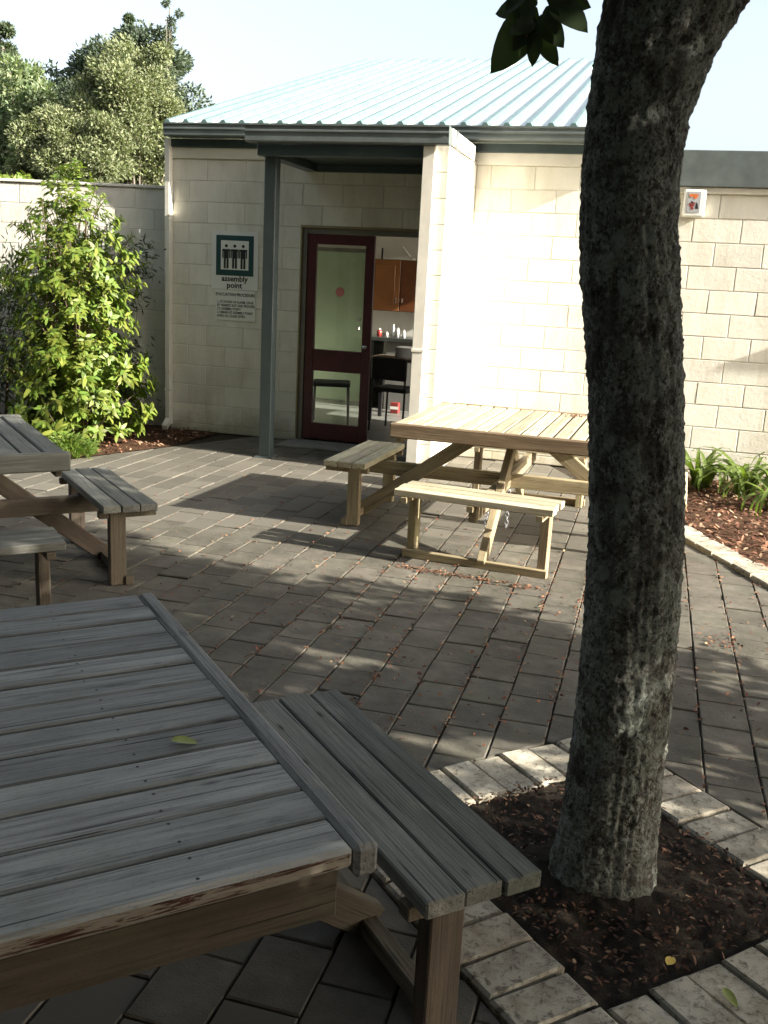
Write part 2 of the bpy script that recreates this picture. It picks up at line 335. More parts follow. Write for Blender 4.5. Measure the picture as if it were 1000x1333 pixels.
def bark():
    m = NT('lichen_crusted_bark'); v = m.coord((1, 1, .42)); v1 = m.coord((1, 1, .8))
    a = m.noise(v, 30, 9, .75, .8); c = m.ramp(a, [(.34, (.022, .02, .017)), (.5, (.10, .09, .072)), (.72, (.20, .18, .15))])
    b = m.noise(v1, 16, 10, .8, .5); c = m.mix(m.ramp(b, [(.45, (0, 0, 0)), (.55, (.85, .85, .85))]), c, (.30, .325, .275))
    e = m.noise(v1, 70, 6, .75); c = m.mix(m.ramp(e, [(.50, (0, 0, 0)), (.60, (.8, .8, .8))]), c, (.42, .45, .40))
    f = m.noise(v1, 120, 4, .7); c = m.mix(m.ramp(f, [(.38, (.9, .9, .9)), (.48, (0, 0, 0))]), c, (.03, .027, .022))
    k = m.noise(v1, 6.5, 7, .7); c = m.mix(m.ramp(k, [(.50, (0, 0, 0)), (.64, (.8, .8, .8))]), c, (.07, .062, .052))
    vo = m.n('ShaderNodeTexVoronoi'); vo.inputs['Scale'].default_value = 9; m.l(v1, vo.inputs['Vector']); vn = m.n('ShaderNodeMath', operation='MULTIPLY_ADD'); m.l(b, vn.inputs[0]); vn.inputs[1].default_value = .45; m.l(vo.outputs['Distance'], vn.inputs[2])
    c = m.mix(m.ramp(vn.outputs[0], [(.36, (.65, .65, .65)), (.42, (0, 0, 0))]), c, (.33, .37, .31))
    nm = m.bump(a, 1.0, .016); nm = m.bump(e, .8, .008, nm); nm = m.bump(f, .6, .004, nm); return m.fin(c, .95, nm, spec=.15)
BARK = bark()
def glassmat():
    m = NT('window_glass'); t = m.t; t.nodes.remove(m.b)
    tr = m.n('ShaderNodeBsdfTransparent'); tr.inputs[0].default_value = (.90, .94, .91, 1); gl = m.n('ShaderNodeBsdfGlossy'); gl.inputs['Roughness'].default_value = .02
    fr = m.n('ShaderNodeFresnel'); fr.inputs[0].default_value = 1.5; mx = m.n('ShaderNodeMixShader')
    m.l(fr.outputs[0], mx.inputs[0]); m.l(tr.outputs[0], mx.inputs[1]); m.l(gl.outputs[0], mx.inputs[2]); m.l(mx.outputs[0], m.out.inputs[0]); return m.mat
GLASS = glassmat()

# ------------------------------------------------------------------ ground
g = MB()
gx = [-400, -8, 9, 400]; gy = [-400, -14, 3, 400]
g.poly([(-500, -500, -.06), (500, -500, -.06), (500, 500, -.06), (-500, 500, -.06)])
tag(g.build('ground', EARTH), kind='structure')

# paving: sand sheet with pavers on it, cut round the tree pit and the beds
PIT_FL, PIT_FR, PIT_NR, PIT_NL = -10.39, -0.86, -12.33, -2.63      # outer lines:  Y-X, X+Y
PITW = .345
def pit_polys(a): # inset a (in the sum/diff measure)
    fl, fr, nr, nl = PIT_FL-a, PIT_FR-a, PIT_NR+a, PIT_NL+a
    sol = lambda d, s: ((s-d)/2, (s+d)/2)
    return [sol(fl, fr), sol(nr, fr), sol(nr, nl), sol(fl, nl)]
KA, KB = Vector((5.06, -2.30)), Vector((5.66, -3.55)); KD = (KB-KA).normalized(); KN = Vector((-KD.y, KD.x))  # right kerb outer line, KN to the right
if KN.x < 0: KN = -KN
LA, LB = Vector((.50, -1.02)), Vector((-.38, -3.1)); LD = (LB-LA).normalized(); LN = Vector((-LD.y, LD.x))
if LN.x < 0: LN = -LN
def clip(poly, a, n):   # keep points with (p-a).n >= 0
    out = []
    for i in range(len(poly)):
        p, q = poly[i], poly[(i+1) % len(poly)]; dp = (p[0]-a[0])*n[0]+(p[1]-a[1])*n[1]; dq = (q[0]-a[0])*n[0]+(q[1]-a[1])*n[1]
        if dp >= 0: out.append(p)
        if dp*dq < 0: t = dp/(dp-dq); out.append((p[0]+(q[0]-p[0])*t, p[1]+(q[1]-p[1])*t))
    return out
def area(P): return abs(sum(P[i][0]*P[(i+1) % len(P)][1]-P[(i+1) % len(P)][0]*P[i][1] for i in range(len(P))))/2 if len(P) > 2 else 0
def slab(poly, z1, z0, ch, cx, cy):
    m = MB(); n = len(poly); P = [(x-cx, y-cy) for x, y in poly]
    mx = sum(p[0] for p in P)/n; my = sum(p[1] for p in P)/n
    def ins(p):
        d = Vector((mx-p[0], my-p[1])); L = d.length; d = d/L*min(ch*1.4, L*.4); return (p[0]+d.x, p[1]+d.y)
    T = [ins(p) for p in P]; m.v = [(x, y, z1) for x, y in T]+[(x, y, z1-ch) for x, y in P]+[(x, y, z0) for x, y in P]
    m.f.append(tuple(range(n))); 
    for i in range(n):
        j = (i+1) % n; m.f.append((i, n+i, n+j, j)); m.f.append((n+i, 2*n+i, 2*n+j, n+j))
    m.m = [0]*len(m.f); return m
PX, PY = .1875, .245
pav = MB(); pav.poly([(-1.2, -10.4, -.014), (7.2, -10.4, -.014), (7.2, .02, -.014), (-1.2, .02, -.014)])
paving = tag(pav.build('paving', SAND), kind='structure')
outer = pit_polys(0.0)
half = [((.7071, -.7071) if False else None)]
pit_lines = [((outer[0]), (-.7071, .7071)), ((outer[0]), (.7071, .7071)), ((outer[2]), (.7071, -.7071)), ((outer[2]), (-.7071, -.7071))]
cells = []
full_variants = []
for k in range(5):
    hx, hy = PX/2-.003, PY/2-.0025
    j = lambda: random.uniform(-.002, .002)
    full_variants.append(slab([(-hx+j(), -hy+j()), (hx+j(), -hy+j()), (hx+j(), hy+j()), (-hx+j(), hy+j())], 0, -.05, .004, 0, 0).mesh('paver'))
for i in range(-29, 17):
    x0 = 4.19+PX*i
    for jj in range(-2, 43):
        y1 = -.02-PY*jj-(PY/2 if i % 2 else 0)+.10
        y0 = y1-PY
        if y0 > -.03: continue
        y1 = min(y1, -.01)
        hx0, hx1, hy0, hy1 = x0+.003, x0+PX-.003, y0+.0025, y1-.0025
        if hy1-hy0 < .03: continue
        poly = [(hx0, hy0), (hx1, hy0), (hx1, hy1), (hx0, hy1)]; cut = (y1-y0 < PY-.001)
        # beds
        q = clip(poly, KA, (-KN.x, -KN.y)); q = clip(q, LA, (LN.x, LN.y)) if len(q) > 2 else q
        if area(q) < .0015: continue
        if area(q) < area(poly)-1e-6: cut = True
        best = q; inside = 0
        cl = [clip(q, a, n) for a, n in pit_lines]
        if max(area(c) for c in cl) < area(q)-1e-6: best = max(cl, key=area); cut = True
        if area(best) < .0015: continue
        cx = (hx0+hx1)/2; cy = (hy0+hy1)/2
        pr = proj((cx, cy, 0))
        vis = pr is not None and -25 < pr[0] < 1025 and -10 < pr[1] < 1360
        cells.append((vis, -(pr[2] if pr else 99), cx, cy, best, cut))
vis = sorted([c for c in cells if c[0]], key=lambda c: -c[1])
def behind_tableA(c): return c[2] < 3.9 and c[3] < -7.0
vis = [c for c in vis if not behind_tableA(c)]; near = vis[:300]; nearset = set((c[2], c[3]) for c in near)
far = MB()
for c in cells:
    _, _, cx, cy, poly, cut = c
    tz = random.uniform(-.004, .003)
    if (cx, cy) in nearset:
        me = slab(poly, 0, -.05, .004, cx, cy).mesh('paver') if cut else random.choice(full_variants)
        o = obj('paver', me, PAVER, paving, (cx, cy, tz), (random.uniform(-.013, .013), random.uniform(-.013, .013), random.uniform(-.014, .014) if not cut else 0))
    else:
        s_ = slab(poly, tz, -.05, .004, 0, 0); b = len(far.v); far.v += s_.v; far.f += [tuple(b+i for i in f) for f in s_.f]; far.m += [0]*len(s_.f)
PAVER_FAR = chips('grey_concrete_paver_field', [(0, (.095, .087, .07)), (.5, (.118, .108, .087)), (1, (.142, .13, .105))])
tag(far.build('far_pavers', PAVER_FAR, paving), kind='stuff')

# tree pit
inner = pit_polys(PITW)
sm = MB(); N_ = 60
cxp = sum(p[0] for p in inner)/4; cyp = sum(p[1] for p in inner)/4
P00, P10, P11, P01 = [Vector((*p, 0)) for p in pit_polys(PITW-.06)]
for a in range(N_+1):
    for b in range(N_+1):
        u, v = a/N_, b/N_; p = (P00*(1-u)+P10*u)*(1-v)+(P01*(1-u)+P11*u)*v
        d = math.hypot(p.x-4.815, p.y+6.6); z = -.012+.05*math.exp(-(d/.28)**2)+.018*mnoise.noise(Vector((p.x*9, p.y*9, 0)))+.012*mnoise.noise(Vector((p.x*31, p.y*31, 3)))
        sm.v.append((p.x, p.y, z))
for a in range(N_):
    for b in range(N_):
        i = a*(N_+1)+b; sm.f.append((i, i+1, i+N_+2, i+N_+1)); sm.m.append(0)
tag(sm.build('soil', SOIL, smooth=True), kind='structure')
edge = thing('brick_edging', 'whitewashed brick border set as a diamond round the tree trunk', 'edging', (cxp, cyp, 0))
bw, bl = .128, .236
def bricks(a, b, nrm, skip0=0, skip1=0):
    a = Vector(a); b = Vector(b); L = (b-a).length; n = int(round(L/bw)); d = (b-a)/L
    for k in range(n):
        if k < skip0 or k >= n-skip1: continue
        c = a+d*(k+.5)*L/n+Vector(nrm)*bl/2
        w = L/n/2-.005; h = bl/2-.003; jt = lambda: random.uniform(-.003, .003)
        me = slab([(-w+jt(), -h+jt()), (w+jt(), -h+jt()), (w+jt(), h+jt()), (-w+jt(), h+jt())], 0, -.07, .007, 0, 0).mesh('brick')
        obj('brick', me, BRICK, edge, (c.x-cxp, c.y-cyp, random.uniform(.004, .014)), (random.uniform(-.02, .02), random.uniform(-.02, .02), math.atan2(d.y, d.x)+random.uniform(-.02, .02)))
i0 = pit_polys(PITW-.012)
o0 = pit_polys(.008)
r2 = .7071
# each run starts at one outer corner and stops short of the next run (pinwheel)
def run(A, B, nr):
    A = Vector(A); B = Vector(B); d = (B-A).normalized(); bricks(A+d*0.0, B-d*(bl+.008), nr)
run(o0[0], o0[1], (-r2, -r2)); run(o0[1], o0[2], (-r2, r2)); run(o0[2], o0[3], (r2, r2)); run(o0[3], o0[0], (r2, -r2))

# planting beds
def bed(name, poly, z):
    m = MB(); m.poly([(x, y, z) for x, y in poly]); o = m.build(name, BEDS); return tag(o, kind='structure')
bed('garden_bed', [(-3.5, .09), (-3.5, -4.2), (LB.x-.5, LB.y-1.1), (LA.x, LA.y), (LA.x+.06, -.004), (0, -.004), (0, .09)], .004)
kq = KA-KD*2.3; kr = KB+KD*2.2
bed('garden_bed', [(kq.x+.24, -.004), (kq.x+.24, kq.y) if False else (KA.x-KD.x*.9+.22, KA.y-KD.y*.9), (kr.x+.2, kr.y), (9, kr.y), (9, -.004)], .006)
kerb = thing('kerb_edging', 'pale brick kerb along the edge of the bark bed with strappy plants', 'edging', (KA.x, KA.y, 0))
L = (KB-KA).length+3.4; st = KA-KD*1.35
for k in range(int(L/.235)):
    c = st+KD*(k+.5)*.235+KN*.10
    me = slab([(-.113, -.095), (.113, -.095), (.113, .095), (-.113, .095)], 0, -.07, .008, 0, 0).mesh('brick')
    obj('brick', me, BRICK, kerb, (c.x-KA.x, c.y-KA.y, random.uniform(.022, .034)), (random.uniform(-.02, .02), 0, math.atan2(KD.y, KD.x)+random.uniform(-.03, .03)))

def scatter_chips(name, pts, L, W, mat, label, cat, zj=.02, flat=.35):
    n = len(pts); C = np.array(pts); C[:, 2] += RNG.uniform(.002, zj, n)
    an = RNG.uniform(0, 2*np.pi, n); D = np.stack([np.cos(an), np.sin(an), RNG.normal(0, flat, n)], 1)
    me = leaves_mesh(name, C, D, RNG.uniform(L*.5, L*1.4, n), RNG.uniform(W*.5, W*1.4, n), .2, np.stack([RNG.normal(0, .4, n), RNG.normal(0, .4, n), np.ones(n)], 1), .1)
    return tag(obj(name, me, mat), label, cat, kind='stuff')
pts = []
while len(pts) < 4200:
    x, y = RNG.uniform(-3.2, .55), RNG.uniform(-4.0, .05)
    if (Vector((x, y))-LA).dot(LN) < -.0 and (x < -.02 or y < -.02): pts.append((x, y, .004))
scatter_chips('bark_mulch', pts, .05, .018, CHIPS, 'reddish bark mulch spread under the leafy shrub by the wall', 'mulch', .03)
pts = []
while len(pts) < 5200:
    x, y = RNG.uniform(4.7, 7.2), RNG.uniform(-5.0, -.03)
    if (Vector((x, y))-KA).dot(KN) > .16: pts.append((x, y, .006))
scatter_chips('bark_mulch', pts, .05, .02, CHIPS, 'reddish bark mulch in the bed behind the pale kerb', 'mulch', .035)
pts = []
# leaf litter gathers along the long joints, round the pit and under the table
while len(pts) < 2600:
    x, y = RNG.uniform(.6, 6.0), RNG.uniform(-6.6, -1.3)
    if RNG.random() < .72: x = 4.19+PX*round((x-4.19)/PX)+RNG.normal(0, .010)
    dens = .12+.88*math.exp(-((x-4.3)/1.5)**2)*math.exp(-((y+4.6)/1.7)**2)
    if RNG.random() > dens: continue
    v2 = Vector((x, y))
    if (v2-KA).dot(KN) > -.01 or (v2-LA).dot(LN) < .01: continue
    d = (y-x, x+y)
    if PIT_NR < d[0] < PIT_FL and PIT_NL < d[1] < PIT_FR: continue
    pts.append((x, y, .002))
for k in range(260): # drift against the front bench rail
    u = RNG.random(); pts.append((3.50+u*.86+RNG.normal(0, .03), -3.86-u*.10+RNG.normal(0, .018), .002))
for k in range(46): pts.append((5.26+RNG.normal(0, .05), -4.45+RNG.normal(0, .05), .004))
scatter_chips('leaf_litter', pts, .022, .010, LITTER, 'small reddish dry leaves lying along the joints of the grey paving', 'leaf litter', .008, .25)
scatter_chips('leaf_litter', [(4.30+RNG.normal(0, .07), -2.18+RNG.normal(0, .05), .757) for k in range(70)], .022, .010, LITTER, 'small heap of dry leaves on the sunlit tabletop', 'leaf litter', .012, .3)
pts = []
while len(pts) < 1500:
    x, y = RNG.uniform(4.0, 5.6), RNG.uniform(-7.3, -5.6); d = (y-x, x+y)
    if PIT_NR+PITW < d[0] < PIT_FL-PITW and PIT_NL+PITW < d[1] < PIT_FR-PITW and math.hypot(x-4.815, y+6.6) > .19: pts.append((x, y, .012))
scatter_chips('leaf_litter', pts, .020, .008, LITTER2, 'brown leaf litter on the dark soil inside the brick border', 'leaf litter', .02, .3)

# ------------------------------------------------------------------ main building
B = thing('classroom_building', 'cream block building with green gutters, ribbed pale roof and porch over maroon doors', 'building')
Z0 = 2.68; XE = 4.72
DX0, DX1, DZ = 1.40, 2.62, 2.08
w = MB(); T0, T1 = .004, .19
w.box(0, DX0, T0, T1, 0, 2.86); w.box(DX0, DX1, T0, T1, DZ, 2.86); w.box(DX1, XE, T0, T1, 0, 2.86)
wall = w.build('block_wall', MORTAR, B)
_bc = {}
def block_mesh(lx, hz):
    k = (round(lx, 3), round(hz, 3))
    if k not in _bc:
        lst = []
        for v in range(3):
            m = MB(); c = .003; a, b = lx/2, hz/2; jt = lambda: random.uniform(-.0012, .0012)
            front = [(-a+c+jt(), jt(), -b+c+jt()), (a-c+jt(), jt(), -b+c+jt()), (a-c+jt(), jt(), b-c+jt()), (-a+c+jt(), jt(), b-c+jt())]
            mid = [(-a, c, -b), (a, c, -b), (a, c, b), (-a, c, b)]; back = [(x, .03, z) for x, _, z in mid]
            m.v = front+mid+back; m.f = [(0, 1, 2, 3)]
            for i in range(4): j = (i+1) % 4; m.f += [(i, 4+i, 4+j, j), (4+i, 8+i, 8+j, 4+j)]
            m.m = [0]*len(m.f); lst.append(m.mesh('block'))
        _bc[k] = lst
    return random.choice(_bc[k])
def lay(parent, x0, x1, rows, holes=(), shift=0.0, mat=BLOCK, ori=None, jt=.009):
    """rows: list of (ztop, zbot). ori: function (x,z,yout)->(loc, rotz)"""
    for r, (zt, zb) in enumerate(rows):
        off = (0.0 if r % 2 == 0 else .2)+shift; k0 = math.floor((x0-off)/.4)
        xs = off+k0*.4
        while xs < x1-1e-6:
            segs = [(max(xs, x0), min(xs+.4, x1))]
            for (hx0, hx1, hz0, hz1) in holes:
                if zb+.02 < hz1 and zt-.02 > hz0:
                    ns = []
                    for a, b in segs:
                        if b <= hx0 or a >= hx1: ns.append((a, b)); continue
                        if a < hx0: ns.append((a, hx0))
                        if b > hx1: ns.append((hx1, b))
                    segs = ns
            for a, b in segs:
                lx = b-a-jt; hz = zt-zb-jt
                if lx < .03: continue
                o = obj('block', block_mesh(lx, hz), mat, parent)
                p, rz = ori((a+b)/2, (zt+zb)/2) if ori else ((((a+b)/2), random.uniform(-.0012, .0012), (zt+zb)/2), 0)
                o.location = p; o.rotation_euler = (0, 0, rz)
            xs += .4
rows = [(Z0-.2*k, Z0-.2*(k+1)) for k in range(13)]+[(Z0-2.6, 0.0)]
lay(wall, 0, 2.872, rows, [(DX0, DX1, 0, DZ)])
lay(wall, 3.062, XE, rows)
# wing wall on the right of the porch
WX0, WX1, WY = 2.872, 3.062, -1.19
ww = MB(); ww.box(WX0+.004, WX1-.004, WY+.004, .003, 0, 2.70); wing = ww.build('wing_wall', MORTAR, B)
lay(wing, WY, 0, rows, ori=lambda y, z: ((WX1, y, z), math.pi/2), shift=.05)
for zt, zb in rows:
    o = obj('block', block_mesh(WX1-WX0-.008, zt-zb-.009), BLOCK, wing, ((WX0+WX1)/2, WY, (zt+zb)/2))
# boards below the eave
m = MB(); m.box(.012, XE, -.022, .003, 2.684, 2.785, ch=.003); m.build('eave_board', CREAM, B)
m = MB(); m.box(.012, XE, -.045, -.001, 2.786, 2.862, ch=.003); m.build('fascia_board', GREEN, B)
# roof
RY0, RZ0, RY1, RZ1 = -.17, 2.975, 6.3, 4.87
RS = (RZ1-RZ0)/(RY1-RY0)
rf = MB(); rf.poly([(.05, RY0+.03, RZ0-.02), (XE, RY0+.03, RZ0-.02), (XE, RY1, RZ1-.02), (.05, RY1, RZ1-.02)])
rf.poly([(.05, RY1, RZ1-.02), (XE, RY1, RZ1-.02), (XE, 12.4, RZ0-.02), (.05, 12.4, RZ0-.02)])
roof = rf.build('roof', ROOF, B)
pt = .193; nsh = int((XE-.05)/pt)
prof = [(0, 0), (.004, .004), (.026, .042), (.058, .042), (.084, .004), (.088, 0), (.1375, .002), (pt, 0)]
mm = MB(); n = len(prof); mm.mats = [ROOF, RIB_SHADE]
ys = [0, 1]
for t in ys:
    for x, z in prof: mm.v.append((x, (RY1-RY0)*t, (RZ1-RZ0)*t+z))
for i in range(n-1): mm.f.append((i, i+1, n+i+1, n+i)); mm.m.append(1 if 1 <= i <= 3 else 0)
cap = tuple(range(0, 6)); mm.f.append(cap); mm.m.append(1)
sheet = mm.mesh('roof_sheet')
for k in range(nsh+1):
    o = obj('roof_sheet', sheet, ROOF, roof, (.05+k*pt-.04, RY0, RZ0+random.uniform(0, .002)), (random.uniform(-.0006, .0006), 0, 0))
mm = MB(); mm.tube([(2.38, RY1-.1, RZ1), (2.38, RY1-.1, RZ1+.16)], .012, 6); mm.build('vent_spike', GREEN2, roof)
# gable end
m = MB(); m.poly([(.03, .19, 0), (.03, 12, 0), (.03, 12, 2.95), (.03, 6.3, 4.82), (.03, .19, 2.95)]); m.build('gable_wall', MORTAR, B)
# gutters: stepped profile swept in X
def gutter(x0, x1, yf, zt, zb, depth, mat):
    pr = [(0, 0), (.0, -.012), (.012, -.018), (.012, -.040), (.004, -.046), (.004, -.058), (.014, -.064), (.014, (zb-zt)+.012), (.022, zb-zt), (depth, zb-zt), (depth, -.01), (depth-.01, -.01), (depth-.01, (zb-zt)+.01), (.03, (zb-zt)+.01), (.02, -.004)]
    m = MB()
    for x in (x0, x1):
        for y, z in pr: m.v.append((x, yf+y, zt+z))
    n = len(pr)
    for i in range(n): j = (i+1) % n; m.f.append((i, j, n+j, n+i)); m.m.append(0)
    for x, q in ((x0, 0), (x1, 0)):
        m.poly([(x, yf+.002, zt-.002), (x, yf+depth, zt-.002), (x, yf+depth, zb+.002), (x, yf+.02, zb+.002)])
    m.m = [0]*len(m.f); return m.build('gutter', mat, B)
gutter(.03, 4.80, -.215, 2.985, 2.865, .165, GREEN2)
gutter(1.36, 3.075, -1.325, 2.815, 2.675, .11, GREEN2)
# porch
m = MB(); m.box(1.40, 3.055, -1.19, -.046, 2.752, 2.782); m.build('porch_roof', GREEN2, B)
m = MB(); m.box(1.46, 2.868, -1.09, -.024, 2.652, 2.666); m.build('porch_ceiling', GREEN, B)
m = MB(); m.box(1.42, 2.868, -1.19, -1.10, 2.585, 2.672, ch=.003); m.build('porch_beam', GREEN, B)
m = MB(); m.box(1.425, 1.54, -1.099, -.003, 2.586, 2.651, ch=.003); m.build('porch_beam', GREEN, B)
m = MB(); m.box(1.545, 2.868, -.055, -.0035, 2.585, 2.651, ch=.003); m.build('porch_beam', GREEN, B)
m = MB(); m.box(3.066, 3.082, -1.188, -.225, 2.69, 2.812, ch=.003); m.build('porch_side_fascia', FASCIA_WHITE, B)
m = MB(); m.box(3.064, 3.090, -1.06, -1.035, 2.685, 2.816); m.build('fascia_joint_cover', GREEN2, B)
m = MB(); m.box(1.43, 1.535, -1.045, -.94, -.01, 2.584, ch=.004); po = m.build('porch_post', POSTG, B)
m = MB(); m.box(1.40, 1.565, -1.075, -.91, .0, .012); m.build('base_plate', GREEN2, po)
# downpipes
m = MB(); m.box(2.862, 2.958, -1.255, -1.193, 0.02, 2.674, ch=.004); dp = m.build('downpipe', CREAM, B)
m = MB(); m.box(2.856, 2.964, -1.261, -1.1915, 1.06, 1.085, ch=.002); m.build('pipe_strap', CREAM, dp)
m = MB(); m.box(-.022, .030, -.082, -.006, 0.05, 2.86, ch=.004); dp = m.build('downpipe', CREAM, B)
m = MB(); m.box(-.03, .038, -.088, -.005, .40, .42, ch=.002); m.build('pipe_strap', PAPER, dp)
m = MB(); m.beam((.004, -.05, .10), (.02, -.17, .03), .055, .06, ch=.004); m.build('pipe_shoe', CREAM, dp)
# door set
m = MB(); fy0, fy1 = .018, .10
m.box(DX0+.002, DX0+.05, fy0, fy1, 0, DZ-.002, ch=.003); m.box(DX1-.05, DX1-.002, fy0, fy1, 0, DZ-.002, ch=.003); m.box(DX0+.0505, DX1-.0505, fy0+.002, fy1-.002, DZ-.052, DZ-.003, ch=.003)
m.build('door_frame', ALU, B)
m = MB(); m.box(DX0-.012, DX0+.0015, -.006, .10, 0, DZ+.02); m.box(DX0+.0016, DX1-.0016, -.0062, .099, DZ-.0015, DZ+.02); m.build('door_trim', plain('yellowed_sealant', (.30, .25, .13), .7), B)
m = MB(); m.box(DX0-.05, DX1+.05, -.42, -.012, -.002, .022, ch=.006); m.build('doorstep', CONC, B)
def door(x0, x1, name, hinge=None):
    mb = MB(); y0, y1 = .034, .076; z0, z1 = .028, DZ-.055; s_ = .088
    gz = [(z0+.165, .715), (.925, z1-.095)]
    mb.box(x0, x0+s_, y0, y1, z0, z1, ch=.003); mb.box(x1-s_, x1, y0, y1, z0, z1, ch=.003)
    a, b = x0+s_+.0005, x1-s_-.0005
    mb.box(a, b, y0+.001, y1-.001, z0, gz[0][0], ch=.003); mb.box(a, b, y0+.001, y1-.001, gz[0][1], gz[1][0], ch=.003); mb.box(a, b, y0+.001, y1-.001, gz[1][1], z1, ch=.003)
    return mb, [(a-.006, b+.006, q0-.006, q1+.006) for q0, q1 in gz]
mb, gl = door(DX0+.053, 2.125, 'door'); dr = mb.build('door', MAROON, B)
for a, b, z0, z1 in gl:
    m = MB(); m.box(a, b, .052, .058, z0, z1); m.build('pane', GLASS, dr)
m = MB(); m.tube([(2.08, .03, .98), (2.08, -.012, .98)], .011, 10); m.lathe([(.0, -.02), (.02, -.016), (.026, 0), (.02, .016), (0, .02)], (2.08, -.02, .98), 12); m.build('door_knob', STEEL, dr)
# second leaf swung inward about its right-hand jamb
mb, gl = door(0, .44, 'door'); M_ = Matrix.Translation((DX1-.053, .08, 0)) @ Matrix.Rotation(-math.pi/2-.03, 4, 'Z') @ Matrix.Translation((-.44, -.076, 0))
M_ = Matrix.Translation((DX1-.058, .085, 0)) @ Matrix.Rotation(math.radians(-92), 4, 'Z') @ Matrix.Translation((-.44, -.034, 0))
dr2 = mb.build('door', MAROON, B); dr2.matrix_local = M_
for a, b, z0, z1 in gl:
    m = MB(); m.box(a, b, .052, .058, z0, z1); m.build('pane', GLASS, dr2)
m = MB(); m.tube([(.05, .034, .87), (.05, -.02, .87), (.05, -.028, .885), (.05, -.028, 1.03), (.05, -.02, 1.045), (.05, .034, 1.045)], .008, 8); m.build('handle', STEEL, dr2, smooth=True)
# interior shell
m = MB(); m.poly([(.1, .1, .02), (XE-.05, .1, .02), (XE-.05, 3.4, .02), (.1, 3.4, .02)]); m.build('interior_floor', INFLOOR, B)
m = MB(); m.box(.1, XE-.05, 3.32, 3.42, 0, 2.7); m.build('interior_wall', INWALL, B)
m = MB(); m.box(.06, .1, .195, 3.319, 0, 2.7); m.build('interior_wall', INWALL, B)
m = MB(); m.box(.1, XE-.05, .2, 3.4, 2.705, 2.73); m.build('interior_ceiling', INWALL, B)
m = MB() # right-hand end wall with a wide window
m.box(XE-.09, XE-.005, .195, 3.30, 0, .95); m.box(XE-.09, XE-.005, .195, 1.4, .9502, 2.70); m.box(XE-.09, XE-.005, 3.1, 3.30, .9502, 2.70); m.build('interior_wall', INWALL, B)
m = MB(); m.box(XE-.07, XE-.02, 2.2, 2.25, .951, 2.70); m.build('window_mullion', ALU, B)
m = MB(); m.box(.38, 1.10, 3.285, 3.318, .02, 1.95, ch=.003); idr = m.build('inner_door', INDOOR, B)
m = MB(); m.box(.34, .379, 3.28, 3.317, .02, 2.0); m.box(1.101, 1.14, 3.28, 3.317, .02, 2.0); m.box(.3795, 1.1005, 3.281, 3.316, 1.952, 2.0); m.build('door_frame', ALU, B)
m = MB(); m.tube([(.735, 3.285, 1.44), (.735, 3.282, 1.44)], .06, 24); m.build('round_sticker', PINK, idr)
m = MB(); m.lathe([(.0, -.03), (.03, -.02), (.03, .02), (0, .03)], (1.02, 3.24, .99), 12); m.tube([(1.02, 3.285, .99), (1.02, 3.24, .99)], .012, 8); m.tube([(1.02, 3.285, 1.10), (1.02, 3.265, 1.10)], .022, 12); m.build('door_knob', STEEL, idr)

# interior things
cup = thing('wall_cupboard', 'orange varnished wall cupboard seen through the open doorway', 'cupboard', (1.60, 3.1, 1.24))
m = MB(); m.box(-.40, .62, .0, .215, 0, .64); m.build('carcass', ORANGE2, cup)
m = MB(); m.box(-.395, -.005, -.022, -.002, .004, .636, ch=.004); d = m.build('cupboard_door', ORANGE, cup)
m = MB(); m.box(-.33, -.07, -.027, -.0215, .07, .57, ch=.003); m.build('raised_panel', ORANGE, d)
m = MB(); m.tube([(-.04, -.024, .10), (-.04, -.045, .11), (-.04, -.045, .17), (-.04, -.024, .18)], .006, 6); m.build('handle', STEEL, d)
m = MB(); m.box(.005, .615, -.022, -.002, .004, .636, ch=.004); d = m.build('cupboard_door', ORANGE2, cup)
m = MB(); m.tube([(.04, -.024, .10), (.04, -.045, .11), (.04, -.045, .17), (.04, -.024, .18)], .006, 6); m.build('handle', STEEL, d)
pp = thing('paper_roll', 'loose papers and rolls piled on top of the orange cupboard', 'papers', (1.62, 3.17, 1.88))
m = MB(); m.beam((-.25, 0, .012), (.12, .02, .015), .2, .02); m.build('paper_stack', PAPER, pp)
m = MB(); m.beam((-.12, -.02, .03), (.08, .0, .05), .14, .012); m.build('paper_stack', PAPER, pp)
m = MB(); m.tube([(-.03, -.03, .16), (.08, -.04, .04)], .014, 8); m.build('rolled_sheet', PAPER, pp)
m = MB(); m.tube([(-.3, 0, .0), (-.3, 0, .14)], .012, 8); m.build('bottle_neck', DARKMET, pp)
ct = thing('kitchen_counter', 'dark kitchen counter with bottles along it inside the doorway', 'counter', (1.9, 3.0, .02))
m = MB(); m.box(-.62, 1.4, -.28, .31, .86, .905, ch=.004); m.build('worktop', COUNTER, ct)
m = MB(); m.box(-.35, 1.38, -.24, .30, .0, .858); m.build('cabinet', plain('grey_cabinet', (.16, .16, .145), .6), ct)
m = MB(); m.box(-.58, -.53, -.2, .28, .0, .858); m.build('leg_panel', COUNTER, ct)
